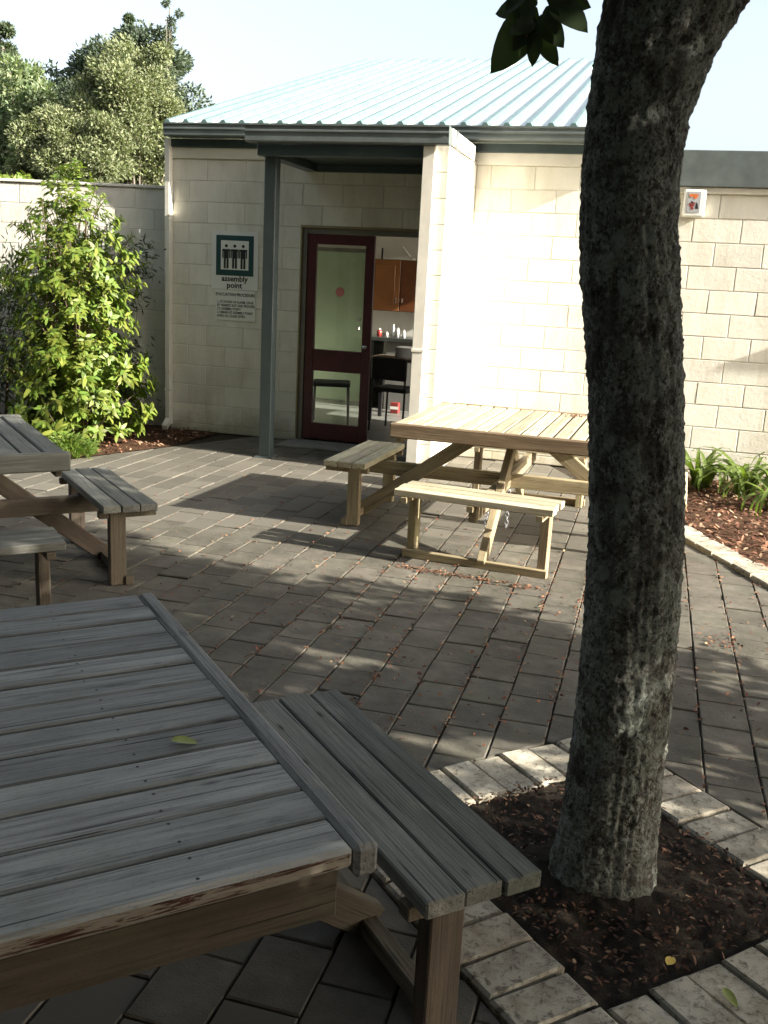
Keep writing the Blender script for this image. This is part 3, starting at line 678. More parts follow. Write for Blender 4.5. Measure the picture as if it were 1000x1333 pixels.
for k, (bx, br, bh, mt, lb) in enumerate([(1.42, .032, .10, BOTTLE_R, 'small red sauce jar on the dark counter'), (1.52, .022, .07, WHITEP, 'tiny white pot between the jars on the dark counter'), (1.60, .020, .16, BOTTLE, 'slim tall clear bottle on the dark counter'), (1.66, .026, .12, BOTTLE, 'squat clear jar beside the slim bottle on the counter'), (1.74, .022, .10, BOTTLE, 'short clear jar at the end of the counter row')]):
    t = thing('jar' if bh < .14 else 'bottle', lb, 'jar' if bh < .14 else 'bottle', (bx, 2.86, .925), group='jars on the kitchen counter')
    m = MB(); m.lathe([(br, 0), (br, bh*.7), (br*.5, bh*.85)], (0, 0, 0), 14); m.build('body', mt, t, smooth=True)
    m = MB(); m.lathe([(br*.55, bh*.851), (br*.55, bh)], (0, 0, 0), 12); m.build('lid', WHITEP, t)
def chair(name, loc, rz, label, back=True):
    t = thing(name, label, 'chair', loc, rz, 'dark chairs inside the room')
    m = MB(); m.box(-.21, .21, -.2, .2, .43, .475, ch=.015); m.build('seat', BLACKP, t)
    if back:
        m = MB(); m.box(-.21, .21, .19, .225, .56, .80, ch=.015); m.build('backrest', BLACKP, t)
    for sx in (-1, 1):
        m = MB(); m.tube([(sx*.18, -.17, .435), (sx*.20, -.20, 0)], .012, 8); m.build('leg', DARKMET, t)
        m = MB(); m.tube([(sx*.19, .215, .78 if back else .435), (sx*.19, .19, .44), (sx*.20, .23, 0)], .012, 8); m.build('leg', DARKMET, t)
    return t
chair('chair', (2.12, 1.15, .02), math.radians(170), 'black padded chair just inside the open doorway')
chair('stool', (1.36, 1.2, .02), .3, 'dark seat with thin legs behind the lower door pane', False)
m = thing('side_table', 'dark side table with a box on it beyond the black chair', 'table', (2.1, 1.9, .02))
q = MB(); q.box(-.45, .5, -.25, .25, .70, .74, ch=.004); q.build('tabletop', W_DARK, m)
for sx in (-.42, .46):
    for sy in (-.22, .22):
        q = MB(); q.box(sx-.02, sx+.02, sy-.02, sy+.02, 0, .699); q.build('leg', DARKMET, m)
q = MB(); q.box(-.12, .25, -.15, .12, 0, .12, ch=.005); q = tag(q.build('storage_box', plain('grey_box', (.12, .12, .11), .7), None, (2.05, 1.9, .762)), 'dull grey box lying on the dark side table', 'box')
q = MB(); q.box(0, .10, 0, .10, 0, .13, ch=.004); q = tag(q.build('carton', REDP, None, (1.72, 2.45, .022)), 'red and white carton on the floor under the counter', 'carton')
m = MB(); m.box(-.001, .101, -.003, .0005, .05, .085); m.build('white_band', WHITEP, q)

# signs on the wall
def text_mesh(s, size, align='CENTER'):
    cu = bpy.data.curves.new('t', 'FONT'); cu.body = s; cu.size = size; cu.align_x = align; cu.extrude = .0004; cu.offset = size*.018; cu.resolution_u = 2
    o = bpy.data.objects.new('t', cu); col.objects.link(o); dg = bpy.context.evaluated_depsgraph_get(); dg.update()
    me = bpy.data.meshes.new_from_object(o.evaluated_get(dg)); bpy.data.objects.remove(o); me.materials.clear(); return me
def text(s, size, x, z, y, parent, mat, align='CENTER', sx=1.0, bold=0):
    o = obj('lettering', text_mesh(s, size, align), mat, parent, (x, y, z), (math.pi/2, 0, 0)); o.scale = (sx, 1, 1); return o
sg = thing('assembly_point_sign', 'white assembly point sign with three figures in a dark green square', 'sign', (.705, 0, 1.74))
m = MB(); m.box(-.25, .25, -.009, -.004, -.285, .275, ch=.001); m.build('board', SIGNW, sg)
m = MB(); s2 = .20
m.box(-s2, s2, -.0115, -.0095, -.15, .235); m.build('green_square', SIGNG, sg)
m = MB(); m.box(-.148, .148, -.0130, -.0118, -.094, .186); m.build('white_square', SIGNW, sg)
for cx in (-.09, 0, .09):
    m = MB(); yy0, yy1 = -.0150, -.0135
    m.tube([(cx, yy1, .134), (cx, yy0, .134)], .0155, 16)
    m.box(cx-.026, cx+.026, yy0, yy1, .012, .098); m.box(cx-.0425, cx-.0305, yy0, yy1, .018, .098); m.box(cx+.0305, cx+.0425, yy0, yy1, .018, .098); m.box(cx-.0425, cx+.0425, yy0-.0004, yy1, .0825, .103)
    m.box(cx-.026, cx-.004, yy0, yy1, -.082, .0115); m.box(cx+.004, cx+.026, yy0, yy1, -.082, .0115); m.build('figure', INK, sg)
for dx in (0, .0012): text('assembly', .078, dx, -.205, -.0105, sg, INK); text('point', .078, dx, -.268, -.0105, sg, INK)
sg2 = thing('evacuation_notice', 'white notice of evacuation procedure fixed below the assembly sign', 'sign', (.715, 0, 1.30))
m = MB(); m.box(-.215, .215, -.008, -.004, -.148, .150, ch=.001); m.build('board', SIGNW, sg2)
text('EVACUATION PROCEDURE', .042, 0, .092, -.0095, sg2, INK, sx=.82)
for i, s_ in enumerate(['1. AT SOUND OF ALARM, LEAVE', 'BY NEAREST EXIT AND PROCEED', 'TO ASSEMBLY POINT.', '2. REMAIN AT ASSEMBLY POINT', 'UNTIL ALL CLEAR GIVEN.']):
    text(s_, .034, -.195, .022-i*.0345, -.0095, sg2, INK, 'LEFT', .80)

# right-hand wall with deep green fascia
Rw = thing('fascia_wall', 'cream block wall with deep green fascia beside the bark bed', 'wall', (XE, 0, 0))
m = MB(); m.box(.012, 5.6, .006, .19, 0, 2.56); rw = m.build('block_wall', MORTAR, Rw)
lay(rw, .012, 2.4, [(Z0-.2*k, Z0-.2*(k+1)) for k in range(1, 13)]+[(Z0-2.6, 0)], shift=5.2-XE-4.0)
m = MB(); m.box(.014, 5.6, -.035, .18, 2.485, 2.535, ch=.004); m.build('sill_strip', CREAM, Rw)
m = MB(); m.box(.09, 5.6, -.075, .20, 2.537, 2.83, ch=.004); m.build('fascia', GREEN2, Rw)
bx = thing('alarm_box', 'white plastic box with a coloured label on the upper block wall', 'box', (4.985, 0, 2.40))
m = MB(); m.box(-.092, .092, -.075, -.0035, -.115, .115, ch=.014); m.build('housing', WHITEP, bx)
m = MB(); m.box(-.056, .050, -.0795, -.0755, -.078, .092, ch=.001); lb = m.build('label_plate', plain('grey_label', (.35, .35, .36), .5), bx)
m = MB()
for k in range(9):
    a = random.uniform(0, 6.28); cx_, cz_ = -.01+random.uniform(-.028, .028), .058+random.uniform(-.02, .02); m.poly([(cx_+.014*math.cos(a+t)*random.uniform(.6, 1.4), -.0805-.0002*k, cz_+.011*math.sin(a+t)*random.uniform(.6, 1.4)) for t in (0, 1.3, 2.5, 3.7, 5.0)])
m.build('orange_print', plain('orange_print', (.6, .16, .04), .5), lb)
m = MB()
for k in range(6): cx_, cz_ = -.02+random.uniform(-.02, .02), -.02+random.uniform(-.035, .03); m.poly([(cx_+.013*math.cos(t)*random.uniform(.6, 1.4), -.0805-.0002*k, cz_+.012*math.sin(t)*random.uniform(.6, 1.4)) for t in (0, 1.3, 2.5, 3.7, 5.0)])
m.build('red_print', REDP, lb)
m = MB(); m.poly([(.012, -.0806, -.045), (.038, -.0806, -.05), (.03, -.0806, -.01), (.016, -.0806, .008)]); m.poly([(-.03, -.0809, .0), (-.01, -.0809, -.004), (-.012, -.0809, .012), (-.026, -.0809, .014)]); m.build('black_print', INK, lb)
m = MB()
for k in range(6): m.box(-.0935, -.0915, -.06, -.02, .02+k*.012, .026+k*.012)
m.build('vent_slots', INK, bx)

# left boundary wall
Lw = thing('boundary_wall', 'pale grey block boundary wall behind the leafy shrub', 'wall', (0, 0, 0), .20)
m = MB(); m.box(-5.4, -.032, .124, .30, 0, 2.40); lw = m.build('block_wall', MORTAR2, Lw)
lay(lw, -5.4, -.032, [(2.4-.2*k, 2.4-.2*(k+1)) for k in range(12)], mat=BLOCK2, ori=lambda x, z: ((x, .12+random.uniform(-.001, .001), z), 0), jt=.006)
m = MB(); m.box(-5.4, -.033, .10, .32, 2.402, 2.43, ch=.004); m.build('coping', BLOCK2, Lw)

# ------------------------------------------------------------------ picnic tables
def picnic(loc, u, label, s, ht, off, L, wt, wb, ws, wedge, benches=(0, 1, 2, 3), twist={}, npl=12, boff={}, slide={}, bh=.092, bx=.012, gap=0.0, bm=None):
    ang = math.atan2(u[1], u[0]); T = thing('picnic_table', label, 'table', (loc[0], loc[1], 0), ang, 'square picnic tables with attached benches')
    h = s/2; pw = s/npl
    pm = [MB().box(-h+.022, h-.022, -pw/2+g_+gap, pw/2-g_-gap, -.017, .017, ch=.004) for g_ in (.003, .0045, .006)]; pms = [q.mesh('plank') for q in pm]
    for me in pms: me.materials.append(wt)
    nail = MB()
    for e in (-1, 1):
        for k in range(npl):
            for dv in (-.25, .25):
                nx, ny = e*(s*.3+random.uniform(-.008, .008)), -h+pw*(k+.5+dv)+random.uniform(-.006, .006); nail.poly([(nx+.0033*math.cos(t*math.pi/4), ny+.0033*math.sin(t*math.pi/4), ht+.0022) for t in range(8)])
    nail.build('nail_heads', NAIL, T)['kind'] = 'stuff'
    for k in range(npl):
        v = -h+pw*(k+.5)
        if k in (0, npl-1):
            q = MB(); q.box(-h+.022, h-.022, -pw/2+.003, pw/2-.001, -.018, .018, ch=.007); me = q.mesh('plank'); me.materials.append(wt); me.materials.append(wedge)
            for p in me.polygons:
                if abs(p.normal.y) > .9: p.material_index = 1
            o = obj('plank', me, None, T, (0, v, ht-.018), (math.pi if k == 0 else 0, 0, 0) if False else None)
        else:
            o = obj('plank', random.choice(pms), None, T, (random.uniform(-.002, .002), v, ht-.018+random.uniform(-.0015, .0015)), (random.uniform(-.012, .012), 0, random.uniform(-.0015, .0015)))
    for e in (-1, 1):
        q = MB(); q.box(-h-bx, h+bx, -.021, .021, -bh/2, bh/2, ch=.008)
        obj('end_batten', q.mesh('end_batten'), bm or ws, T, (e*(h+.0005), 0, ht+.002-bh/2), (0, 0, math.pi/2))
        q = MB(); q.box(-h+.04, h-.04, -.016, .016, -.045, .045, ch=.003); obj('apron', q.mesh('apron'), wb, T, (0, e*(h-.035), ht-.083))
    for e in (-.3, .3):
        q = MB(); q.box(-h+.06, h-.06, -.022, .022, -.035, .035, ch=.003); obj('bearer', q.mesh('bearer'), wb, T, (e*s, 0, ht-.074), (0, 0, math.pi/2))
    Lb = off+.12
    q = MB(); q.box(-Lb, Lb, -.024, .024, -.047, .047, ch=.004); obj('cross_beam', q.mesh('cross_beam'), wb, T, (0, 0, .345))
    q = MB(); q.box(-Lb, Lb, -.024, .024, -.047, .047, ch=.004); obj('cross_beam', q.mesh('cross_beam'), wb, T, (0, 0, .342), (0, 0, math.pi/2))
    for i in range(4):
        a = i*math.pi/2
        R = Matrix.Rotation(a, 3, 'Z')
        p0 = R @ Vector((.16, .052, ht-.075)); p1 = R @ Vector((off+.02, .052, .02))
        d = p1-p0; q = MB(); q.box(-d.length/2, d.length/2, -.024, .024, -.047, .047, ch=.004)
        yaw = math.atan2(d.y, d.x); pit = math.atan2(-d.z, math.hypot(d.x, d.y))
        obj('brace_leg', q.mesh('brace_leg'), wb, T, (p0+p1)/2, (0, pit, yaw))
    for i in benches:
        a = i*math.pi/2+twist.get(i, 0); R = Matrix.Rotation(i*math.pi/2, 3, 'Z'); o_ = boff.get(i, off)
        q = MB(); q.box(-L/2+.03, L/2-.03, -.022, .022, 0, .048, ch=.003)      # ground rail
        for e in (-1, 0, 1): q.box(e*(L/2-.07)-.02, e*(L/2-.07)+.02, -.15, .15, .362, .398, ch=.003)
        bn = q.build('bench', wb, T, R @ Vector((o_, slide.get(i, 0), 0)), (0, 0, a-math.pi/2))
        for k in (-1, 0, 1):
            q = MB(); q.box(-L/2, L/2, -.0455, .0455, -.02, .02, ch=.004)
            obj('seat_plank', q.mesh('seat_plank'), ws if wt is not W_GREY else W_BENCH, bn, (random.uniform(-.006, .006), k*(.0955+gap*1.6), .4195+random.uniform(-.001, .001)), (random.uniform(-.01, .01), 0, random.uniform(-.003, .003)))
        for e in (-1, 1):
            q = MB(); q.box(-.20, .20, -.042, .042, -.026, .026, ch=.004); obj('leg', q.mesh('leg'), wb, bn, (e*(L/2-.07), -.055, .1998), (0, math.pi/2, 0))
    return T
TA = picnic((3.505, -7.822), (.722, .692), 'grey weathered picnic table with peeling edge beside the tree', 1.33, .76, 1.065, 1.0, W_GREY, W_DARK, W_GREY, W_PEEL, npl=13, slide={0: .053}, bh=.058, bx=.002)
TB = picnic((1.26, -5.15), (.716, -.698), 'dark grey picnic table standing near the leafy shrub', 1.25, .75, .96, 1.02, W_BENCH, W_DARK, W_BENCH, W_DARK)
TC = picnic((3.93, -2.66), (.03, 1), 'sunlit bleached picnic table in front of the bright block wall', 1.30, .755, 1.02, .95, W_PALE, W_PALE2, W_PALE, W_PALE2, twist={2: -.09}, npl=13, gap=.003, bm=W_STAIN_SHADE)
# hanging chains under the sunlit table
link = MB()
R_, r_ = .011, .003
for i in range(14):
    a0 = 2*math.pi*i/14
    for j in range(6):
        b0 = 2*math.pi*j/6; rr = R_+r_*math.cos(b0); link.v.append((rr*math.cos(a0), r_*math.sin(b0), rr*math.sin(a0)*1.45))
for i in range(14):
    for j in range(6): link.f.append((i*6+j, i*6+(j+1) % 6, ((i+1) % 14)*6+(j+1) % 6, ((i+1) % 14)*6+j)); link.m.append(0)
lme = link.mesh('link', True); lme.materials.append(CHAINM)
for cx_, cy_, lb in ((3.84, -2.90, 'steel chain hanging under the sunlit table, with a knotted top'), (3.97, -2.86, 'plain steel chain hanging under the sunlit table')):
    t = thing('chain', lb, 'chain', (cx_, cy_, .30), 0, 'chains under the sunlit table')
    for k in range(10): obj('link', lme, None, t, (0, 0, -.026*k), (0, 0, (math.pi/2 if k % 2 else 0)+.5))

# ------------------------------------------------------------------ the tree beside the table
TR = thing('courtyard_tree', 'leaning tree with dark lichen-crusted bark in the brick bordered pit', 'tree', (4.815, -6.60, 0))
cl = [(4.815, -.12, .19), (4.814, 0, .158), (4.813, .06, .147), (4.815, .148, .142), (4.817, .34, .134), (4.818, .57, .1305), (4.81, .79, .1287), (4.80, 1.0, .127), (4.781, 1.206, .126), (4.759, 1.402, .1215), (4.726, 1.592, .1225), (4.698, 1.776, .1236), (4.690, 1.902, .1225), (4.693, 2.043, .124), (4.716, 2.197, .140), (4.745, 2.296, .155), (4.80, 2.42, .155), (4.88, 2.57, .145), (4.99, 2.75, .135), (5.12, 2.98, .125), (5.28, 3.3, .11), (5.45, 3.7, .09), (5.6, 4.2, .06), (5.7, 4.7, .03)]
zz = np.array([c[1] for c in cl]); NZ, NS = 450, 112
tv = []
for i in range(NZ):
    z = -.12+2.62*i/389 if i < 390 else 2.5+2.2*(i-389)/60
    cx = np.interp(z, zz, [c[0] for c in cl])-4.815; r = np.interp(z, zz, [c[2] for c in cl])
    z0 = z-.05; dxdz = (np.interp(z+.06, zz, [c[0] for c in cl])-np.interp(z-.06, zz, [c[0] for c in cl]))/.12
    for j in range(NS):
        a = 2*math.pi*j/NS; ca, sa = math.cos(a), math.sin(a)
        P = Vector((ca*2.2, sa*2.2, z*2.3)); n1 = mnoise.fractal(P*1.1+Vector((3, 1, 7)), 1.0, 2.0, 3)
        ridge = -2.2*max(0, .22-abs(mnoise.noise(Vector((ca*3.4+.5, sa*3.4, z*.9+2)))))/.22+.6
        n3 = mnoise.fractal(Vector((ca*7, sa*7, z*30)), .8, 2.0, 4)
        n4 = mnoise.noise(Vector((ca*16, sa*16, z*75)))
        flare = 1+.10*max(0, 1-z/.18)**2*(.6+.8*mnoise.noise(Vector((ca*1.3, sa*1.3, .2))))
        rr = r*flare*(1+.035*n1)+.002*ridge+.0045*n3+.004*n4+.004*max(0, mnoise.noise(Vector((ca*28, sa*28, z*160))))-.006
        tv.append((cx+ca*rr, sa*rr, z-dxdz*ca*rr*.8))
tf = [(i*NS+j, i*NS+(j+1) % NS, (i+1)*NS+(j+1) % NS, (i+1)*NS+j) for i in range(NZ-1) for j in range(NS)]
obj('trunk', fast_mesh('trunk', np.array(tv), np.array(tf), True), BARK, TR)
m = MB(); limbs = [[(.0, 0, 2.45), (-.25, -.15, 3.0), (-.7, -.4, 3.7), (-1.2, -.5, 4.3)], [(.2, 0, 2.85), (.3, .5, 3.5), (.3, 1.0, 4.1), (.5, 1.5, 4.6)], [(.3, 0, 3.0), (.7, -.6, 3.6), (1.0, -1.1, 4.3)], [(.5, 0, 3.4), (1.1, .3, 4.0), (1.8, .5, 4.5)], [(.3, .9, 4.05), (-.4, 1.9, 4.9), (-1.2, 2.8, 5.8)], [(.5, 1.5, 4.6), (1.0, 2.4, 5.3), (1.6, 3.0, 6.0)], [(-1.2, -.5, 4.3), (-2.4, .2, 4.9), (-3.6, .6, 5.3)]]
for lb in limbs: m.tube(lb, list(np.linspace(.08, .025, len(lb))), 10)
m.build('limb', BARK, TR, smooth=True)
# crown (above the frame) as leaf sprays, enlarged to cut the sky light below
def crown_pts(n, clumps, shell=.75):
    idx = RNG.integers(0, len(clumps), n); c = np.array([q[:3] for q in clumps])[idx]; r = np.array([q[3] for q in clumps])[idx]
    d = norm(RNG.normal(size=(n, 3))); d[:, 2] *= .8
    rad = r*np.clip(RNG.normal(shell, .22, n), .05, 1.1)
    return c+d*rad[:, None], d
cc = []
while len(cc) < 330:
    p = (RNG.uniform(-1.2, 9.2), RNG.uniform(-11.5, -2.2), RNG.uniform(3.0, 7.4))
    if p[2] < 1.63+.37*(p[1]+9.16)+.8: continue
    if math.hypot((p[0]-4.2)/5.0, (p[1]+6.8)/4.5) > 1: continue
    cc.append((p[0]-4.815, p[1]+6.6, p[2], RNG.uniform(.4, .75)))
C, D = crown_pts(52000, cc); D = D+np.array([0, 0, -.5])+RNG.normal(0, .5, D.shape)
obj('crown', leaves_mesh('crown', C, D, RNG.uniform(.10, .14, len(C)), RNG.uniform(.05, .065, len(C)), .15), LEAF_TREE, TR)
# spray that hangs into the picture
m = MB(); tw = [(-.30, -.30, 2.75), (-.32, -.30, 2.45), (-.345, -.30, 2.30), (-.365, -.30, 2.20), (-.36, -.30, 2.15)]
m.tube(tw, [.006, .005, .004, .003, .002], 6); m.tube([(-.345, -.30, 2.33), (-.28, -.31, 2.26), (-.235, -.31, 2.21)], [.004, .003, .002], 6); m.build('twig', STEM, TR)
def big_leaf(L, W):
    m = MB(); ns = 7; pr = []
    for i in range(ns+1):
        t = i/ns; w = W*.5*math.sin(math.pi*min(1, t**.8*.98+.02))**.75; pr.append((t*L, w, -.12*L*t*t))
    for x, w, z in pr: m.v += [(x, -w, z+w*.25), (x, 0, z), (x, w, z+w*.25)]
    for i in range(ns):
        for k in (0, 1): a = i*3+k; m.f.append((a, a+1, a+4, a+3)); m.m.append(0)
    return m.mesh('leaf', True)
BL = [big_leaf(.095, .056), big_leaf(.11, .058), big_leaf(.085, .05)]
for me in BL: me.materials.append(LEAF_TREE)
def to_local(px, py, Y):
    d = CR*((px-500)/F_PX)+CU*((666.5-py)/F_PX)+CF; t = (Y-CAM.y)/d.y; p = CAM+d*t; return Vector((p.x-4.815, p.y+6.6, p.z))
spray = [((700, 5), (640, 14)), ((697, 8), (648, 86)), ((690, 0), (682, 40)), ((702, 42), (690, 88)), ((704, 38), (722, 82)), ((712, 8), (727, 50)), ((716, 2), (768, 38)), ((722, -10), (764, 8)), ((690, -20), (650, 20)), ((705, -25), (745, -5)), ((695, 20), (672, 60)), ((700, -30), (700, 10)), ((703, 20), (735, 62)), ((696, 28), (668, 40)), ((712, -14), (752, 22)), ((690, -8), (660, -2))]
for i, (a, b) in enumerate(spray):
    A = to_local(*a, -6.90+.02*math.sin(i*2.1)); Bp = to_local(*b, -6.90+.03*math.cos(i*1.7)); d = Bp-A
    x = d.normalized(); fwd = Vector((math.sin(i*1.3)*.5, -1, .35*math.cos(i*2.2))); y = fwd.cross(x).normalized(); z = x.cross(y); s_ = d.length/.1
    o = obj('leaf', BL[i % 3], None, TR); o.matrix_local = Matrix(((x.x, y.x, z.x, A.x), (x.y, y.y, z.y, A.y), (x.z, y.z, z.z, A.z), (0, 0, 0, 1))) @ Matrix.Scale(s_*1.02, 4)

# ------------------------------------------------------------------ the leafy shrub on the left
SH = thing('leafy_shrub', 'tall bright green leafy shrub growing in the bark bed by the boundary wall', 'shrub', (-.33, -1.2, 0))
stems = []
def shrub_tip(k):
    while True:
        x, y, z = RNG.normal(0, .45), RNG.normal(0, .45), RNG.uniform(.12, 2.5)
        wmax = (.69+.06*math.sin(z*4.1)) if z < 1.7 else .7*(1-(z-1.7)/1.0)
        if (x/max(wmax, .12))**2+(y/max(wmax, .12))**2 < 1: return x, y, z
tips = [shrub_tip(k) for k in range(900)]
m = MB()
for k in range(14):
    a = 2*math.pi*k/14; b = RNG.uniform(.1, .42); h_ = RNG.uniform(1.3, 2.2)
    m.tube([(0.06*math.cos(a), .06*math.sin(a), -.03), (b*.6*math.cos(a), b*.6*math.sin(a), h_*.5), (b*math.cos(a), b*math.sin(a), h_)], [.014, .010, .005], 6)
for tx, ty, tz in tips[:180]: m.tube([(tx*.45, ty*.45, max(.03, tz-.30)), (tx*.8, ty*.8, tz-.08), (tx, ty, tz)], [.005, .004, .0025], 5, caps=False)
m.build('stem', STEM, SH)
Cs, Ds, Ls, Us = [], [], [], []
for tx, ty, tz in tips:
    big = (.98-.15*tz)*RNG.uniform(.65, 1.15)
    axis = norm(np.array([tx*1.2, ty*1.2, .45]))
    n = RNG.integers(11, 18)
    for q in range(n):
        a = q*2.4+RNG.uniform(0, .4); side = norm(np.cross(axis, RNG.normal(size=3)))
        d = axis*RNG.uniform(.15, .7)+side*1.0+np.array([0, 0, -.25]); base = np.array([tx, ty, tz])-axis*.10*(q/n)
        Cs.append(base); Ds.append(d); Ls.append(RNG.uniform(.075, .13)*big); Us.append(axis+RNG.normal(0, .25, 3))
me = leaves_mesh('foliage', np.array(Cs), np.array(Ds), np.array(Ls), np.array(Ls)*.36, .12, np.array(Us), .2)
obj('foliage', me, LEAF_SHRUB, SH)
# dark slender shrub behind it and low ferny growth at its foot
SH2 = thing('drooping_shrub', 'dark fine-leaved shrub in shade beside the downpipe corner', 'shrub', (-.62, -.45, 0))
m = MB(); tips = []
for k in range(90):
    a = RNG.uniform(0, 6.28); R0 = RNG.uniform(.1, .62); z = RNG.uniform(.25, 1.95); tips.append((R0*math.cos(a)*1.15, R0*math.sin(a)*.75, z))
for tx, ty, tz in tips: m.tube([(tx*.1, ty*.1, max(.02, tz-.5)), (tx*.7, ty*.7, tz+.05), (tx, ty, tz-.04)], [.007, .004, .002], 5, caps=False)
m.tube([(0, 0, -.03), (.02, 0, .8), (0, .02, 1.7)], [.02, .014, .006], 6); m.build('stem', STEM, SH2)
T_ = np.array(tips)[RNG.integers(0, 90, 4200)]; t_ = RNG.uniform(.5, 1.05, 4200)[:, None]; C = T_*t_; C[:, 2] = T_[:, 2]-.12*(1-t_[:, 0])+RNG.normal(0, .04, 4200); C[:, :2] += RNG.normal(0, .05, (4200, 2))
D = np.stack([T_[:, 0], T_[:, 1], -.25+RNG.normal(0, .3, 4200)], 1)+RNG.normal(0, .35, (4200, 3))
obj('foliage', leaves_mesh('foliage', C, D, RNG.uniform(.05, .09, 4200), RNG.uniform(.012, .02, 4200), .1), LEAF_DARK, SH2)
SH3 = thing('leaning_shrub', 'dim grey green shrub against the boundary wall, beyond the bright shrub from the downpipe', 'shrub', (-1.35, -.9, 0))
m = MB(); m.tube([(0, 0, -.03), (.05, .02, .6), (.25, .0, 1.4)], [.02, .014, .006], 6); m.tube([(0, 0, -.03), (-.2, -.1, .6), (-.35, -.1, 1.3)], [.02, .014, .006], 6); m.build('stem', STEM, SH3)
n = 4200; d = norm(RNG.normal(size=(n, 3))); C = d*np.array([.62, .5, .72])*(RNG.uniform(.45, 1.0, n)[:, None])+np.array([0, 0, .95]); C[:, 2] += .25*np.sin(C[:, 0]*9)*np.cos(C[:, 1]*8)
C[:, 2] = np.maximum(C[:, 2], .08)
obj('foliage', leaves_mesh('foliage', C, d+RNG.normal(0, .6, (n, 3)), RNG.uniform(.05, .09, n), RNG.uniform(.012, .022, n), .1), LEAF_BLUE, SH3)
LF = thing('low_ferny_plant', 'low bright ferny plant at the foot of the leafy shrub', 'plant', (-.03, -1.85, 0))
n = 1800; a = RNG.uniform(0, 6.28, n); r = np.sqrt(RNG.uniform(0, 1, n)); C = np.stack([r*.24*np.cos(a), r*.24*np.sin(a), RNG.uniform(.01, .22, n)*(1-r*.6)], 1)
obj('foliage', leaves_mesh('foliage', C, np.stack([np.cos(a), np.sin(a), RNG.uniform(-.1, 1.2, n)], 1), RNG.uniform(.04, .07, n), RNG.uniform(.008, .014, n), .1), LEAF_LOW, LF)

# ------------------------------------------------------------------ strappy plants in the right bed
def strap_leaf(L, W, bend, seed):
    m = MB(); ns = 7; rr = random.Random(seed)
    x = z = 0; a = math.radians(78-rr.uniform(0, 14))
    pts = []
    for i in range(ns+1):
        pts.append((x, z, a)); x += math.cos(a)*L/ns; z += math.sin(a)*L/ns; a -= bend/ns*(1+i*.25)
    for i, (x, z, a) in enumerate(pts):
        t = i/ns; w = W*.5*(1-t**2.2)*(.55+.45*min(1, t*4))+.001; m.v += [(x, -w, z+w*.35), (x, 0, z), (x, w, z+w*.35)]
    for i in range(ns):
        for k in (0, 1): q = i*3+k; m.f.append((q, q+1, q+4, q+3)); m.m.append(0)
    return m.mesh('leaf', True)
SL = [strap_leaf(.50+.07*(k % 4), .036+.005*(k % 3), 1.0+.28*k, k) for k in range(8)]
for me in SL: me.materials.append(LEAF_STRAP)
LEAF_STRAP.node_tree  # object-random tint is enough for the separate leaves
for (x, y, nl, sc, lb) in [(5.30, -.42, 32, 1.2, 'upright strap leaved clump close against the block wall by the trunk'), (5.66, -.62, 34, 1.2, 'strap leaved clump between two others below the wall'), (6.02, -.55, 30, 1.15, 'strap leaved clump farthest along the wall from the trunk'), (5.86, -1.10, 32, 1.0, 'low arching strap leaved clump at the edge of the bark'), (4.98, -.35, 16, .85, 'small strap leaved clump hidden partly by the trunk')]:
    t = thing('strap_leaf_plant', lb, 'plant', (x, y, .005), 0, 'strap leaved plants along the wall')
    for k in range(nl):
        o = obj('leaf', SL[random.randrange(8)], None, t, (random.gauss(0, .035), random.gauss(0, .035), 0), (random.uniform(-.15, .15), random.uniform(-.1, .1), 2*math.pi*k/nl+random.uniform(-.2, .2))); s_ = sc*random.uniform(.7, 1.1); o.scale = (s_, s_, s_)

# fallen leaves
fl = big_leaf(.055, .024)
for (x, y, z, rz, mt, lb) in [(4.99, -6.97, .03, 1.2, YLEAF, 'yellow fallen leaf on the soil beside the brick border'), (5.12, -7.00, .022, -.95, GLEAF, 'lime green fallen leaf lying on the brick border'), (4.0, -7.645, .768, .5, GLEAF, 'narrow yellow green leaf lying on the grey tabletop')]:
    me = fl.copy(); me.materials.append(mt); o = obj('fallen_leaf', me, None, None, (x, y, z), (.15, .1, rz)); tag(o, lb, 'leaf', 'fallen leaves')

# ------------------------------------------------------------------ trees beyond the wall
def far_tree(name, label, base, clumps, n, mat, L, W, trunk, thick=.16, cat='tree'):
    t = thing(name, label, cat, base, 0, 'trees beyond the boundary wall')
    m = MB()
    for tr in trunk: m.tube(tr, list(np.linspace(thick, thick*.25, len(tr))), 8)
    for c in clumps[::2]:
        z0 = max(.6, c[2]*.55); m.tube([(c[0]*.25, c[1]*.25, z0), (c[0]*.7, c[1]*.7, (z0+c[2])/2+.2), tuple(c[:3])], [thick*.35, thick*.2, thick*.08], 5, caps=False)
    m.build('trunk', BARKFAR, t)
    C, D = crown_pts(n, clumps, .85)
    obj('crown', leaves_mesh('crown', C, D+RNG.normal(0, .55, D.shape), RNG.uniform(L*.7, L*1.3, n), RNG.uniform(W*.7, W*1.3, n), .15), mat, t)
    return t
def blob(n, cx, cy, cz, rx, ry, rz, r0, r1):
    out = []
    while len(out) < n:
        d = RNG.normal(size=3); d /= np.linalg.norm(d); k = RNG.uniform(.45, 1)
        out.append((cx+d[0]*rx*k, cy+d[1]*ry*k, cz+d[2]*rz*k, RNG.uniform(r0, r1)))
    return out
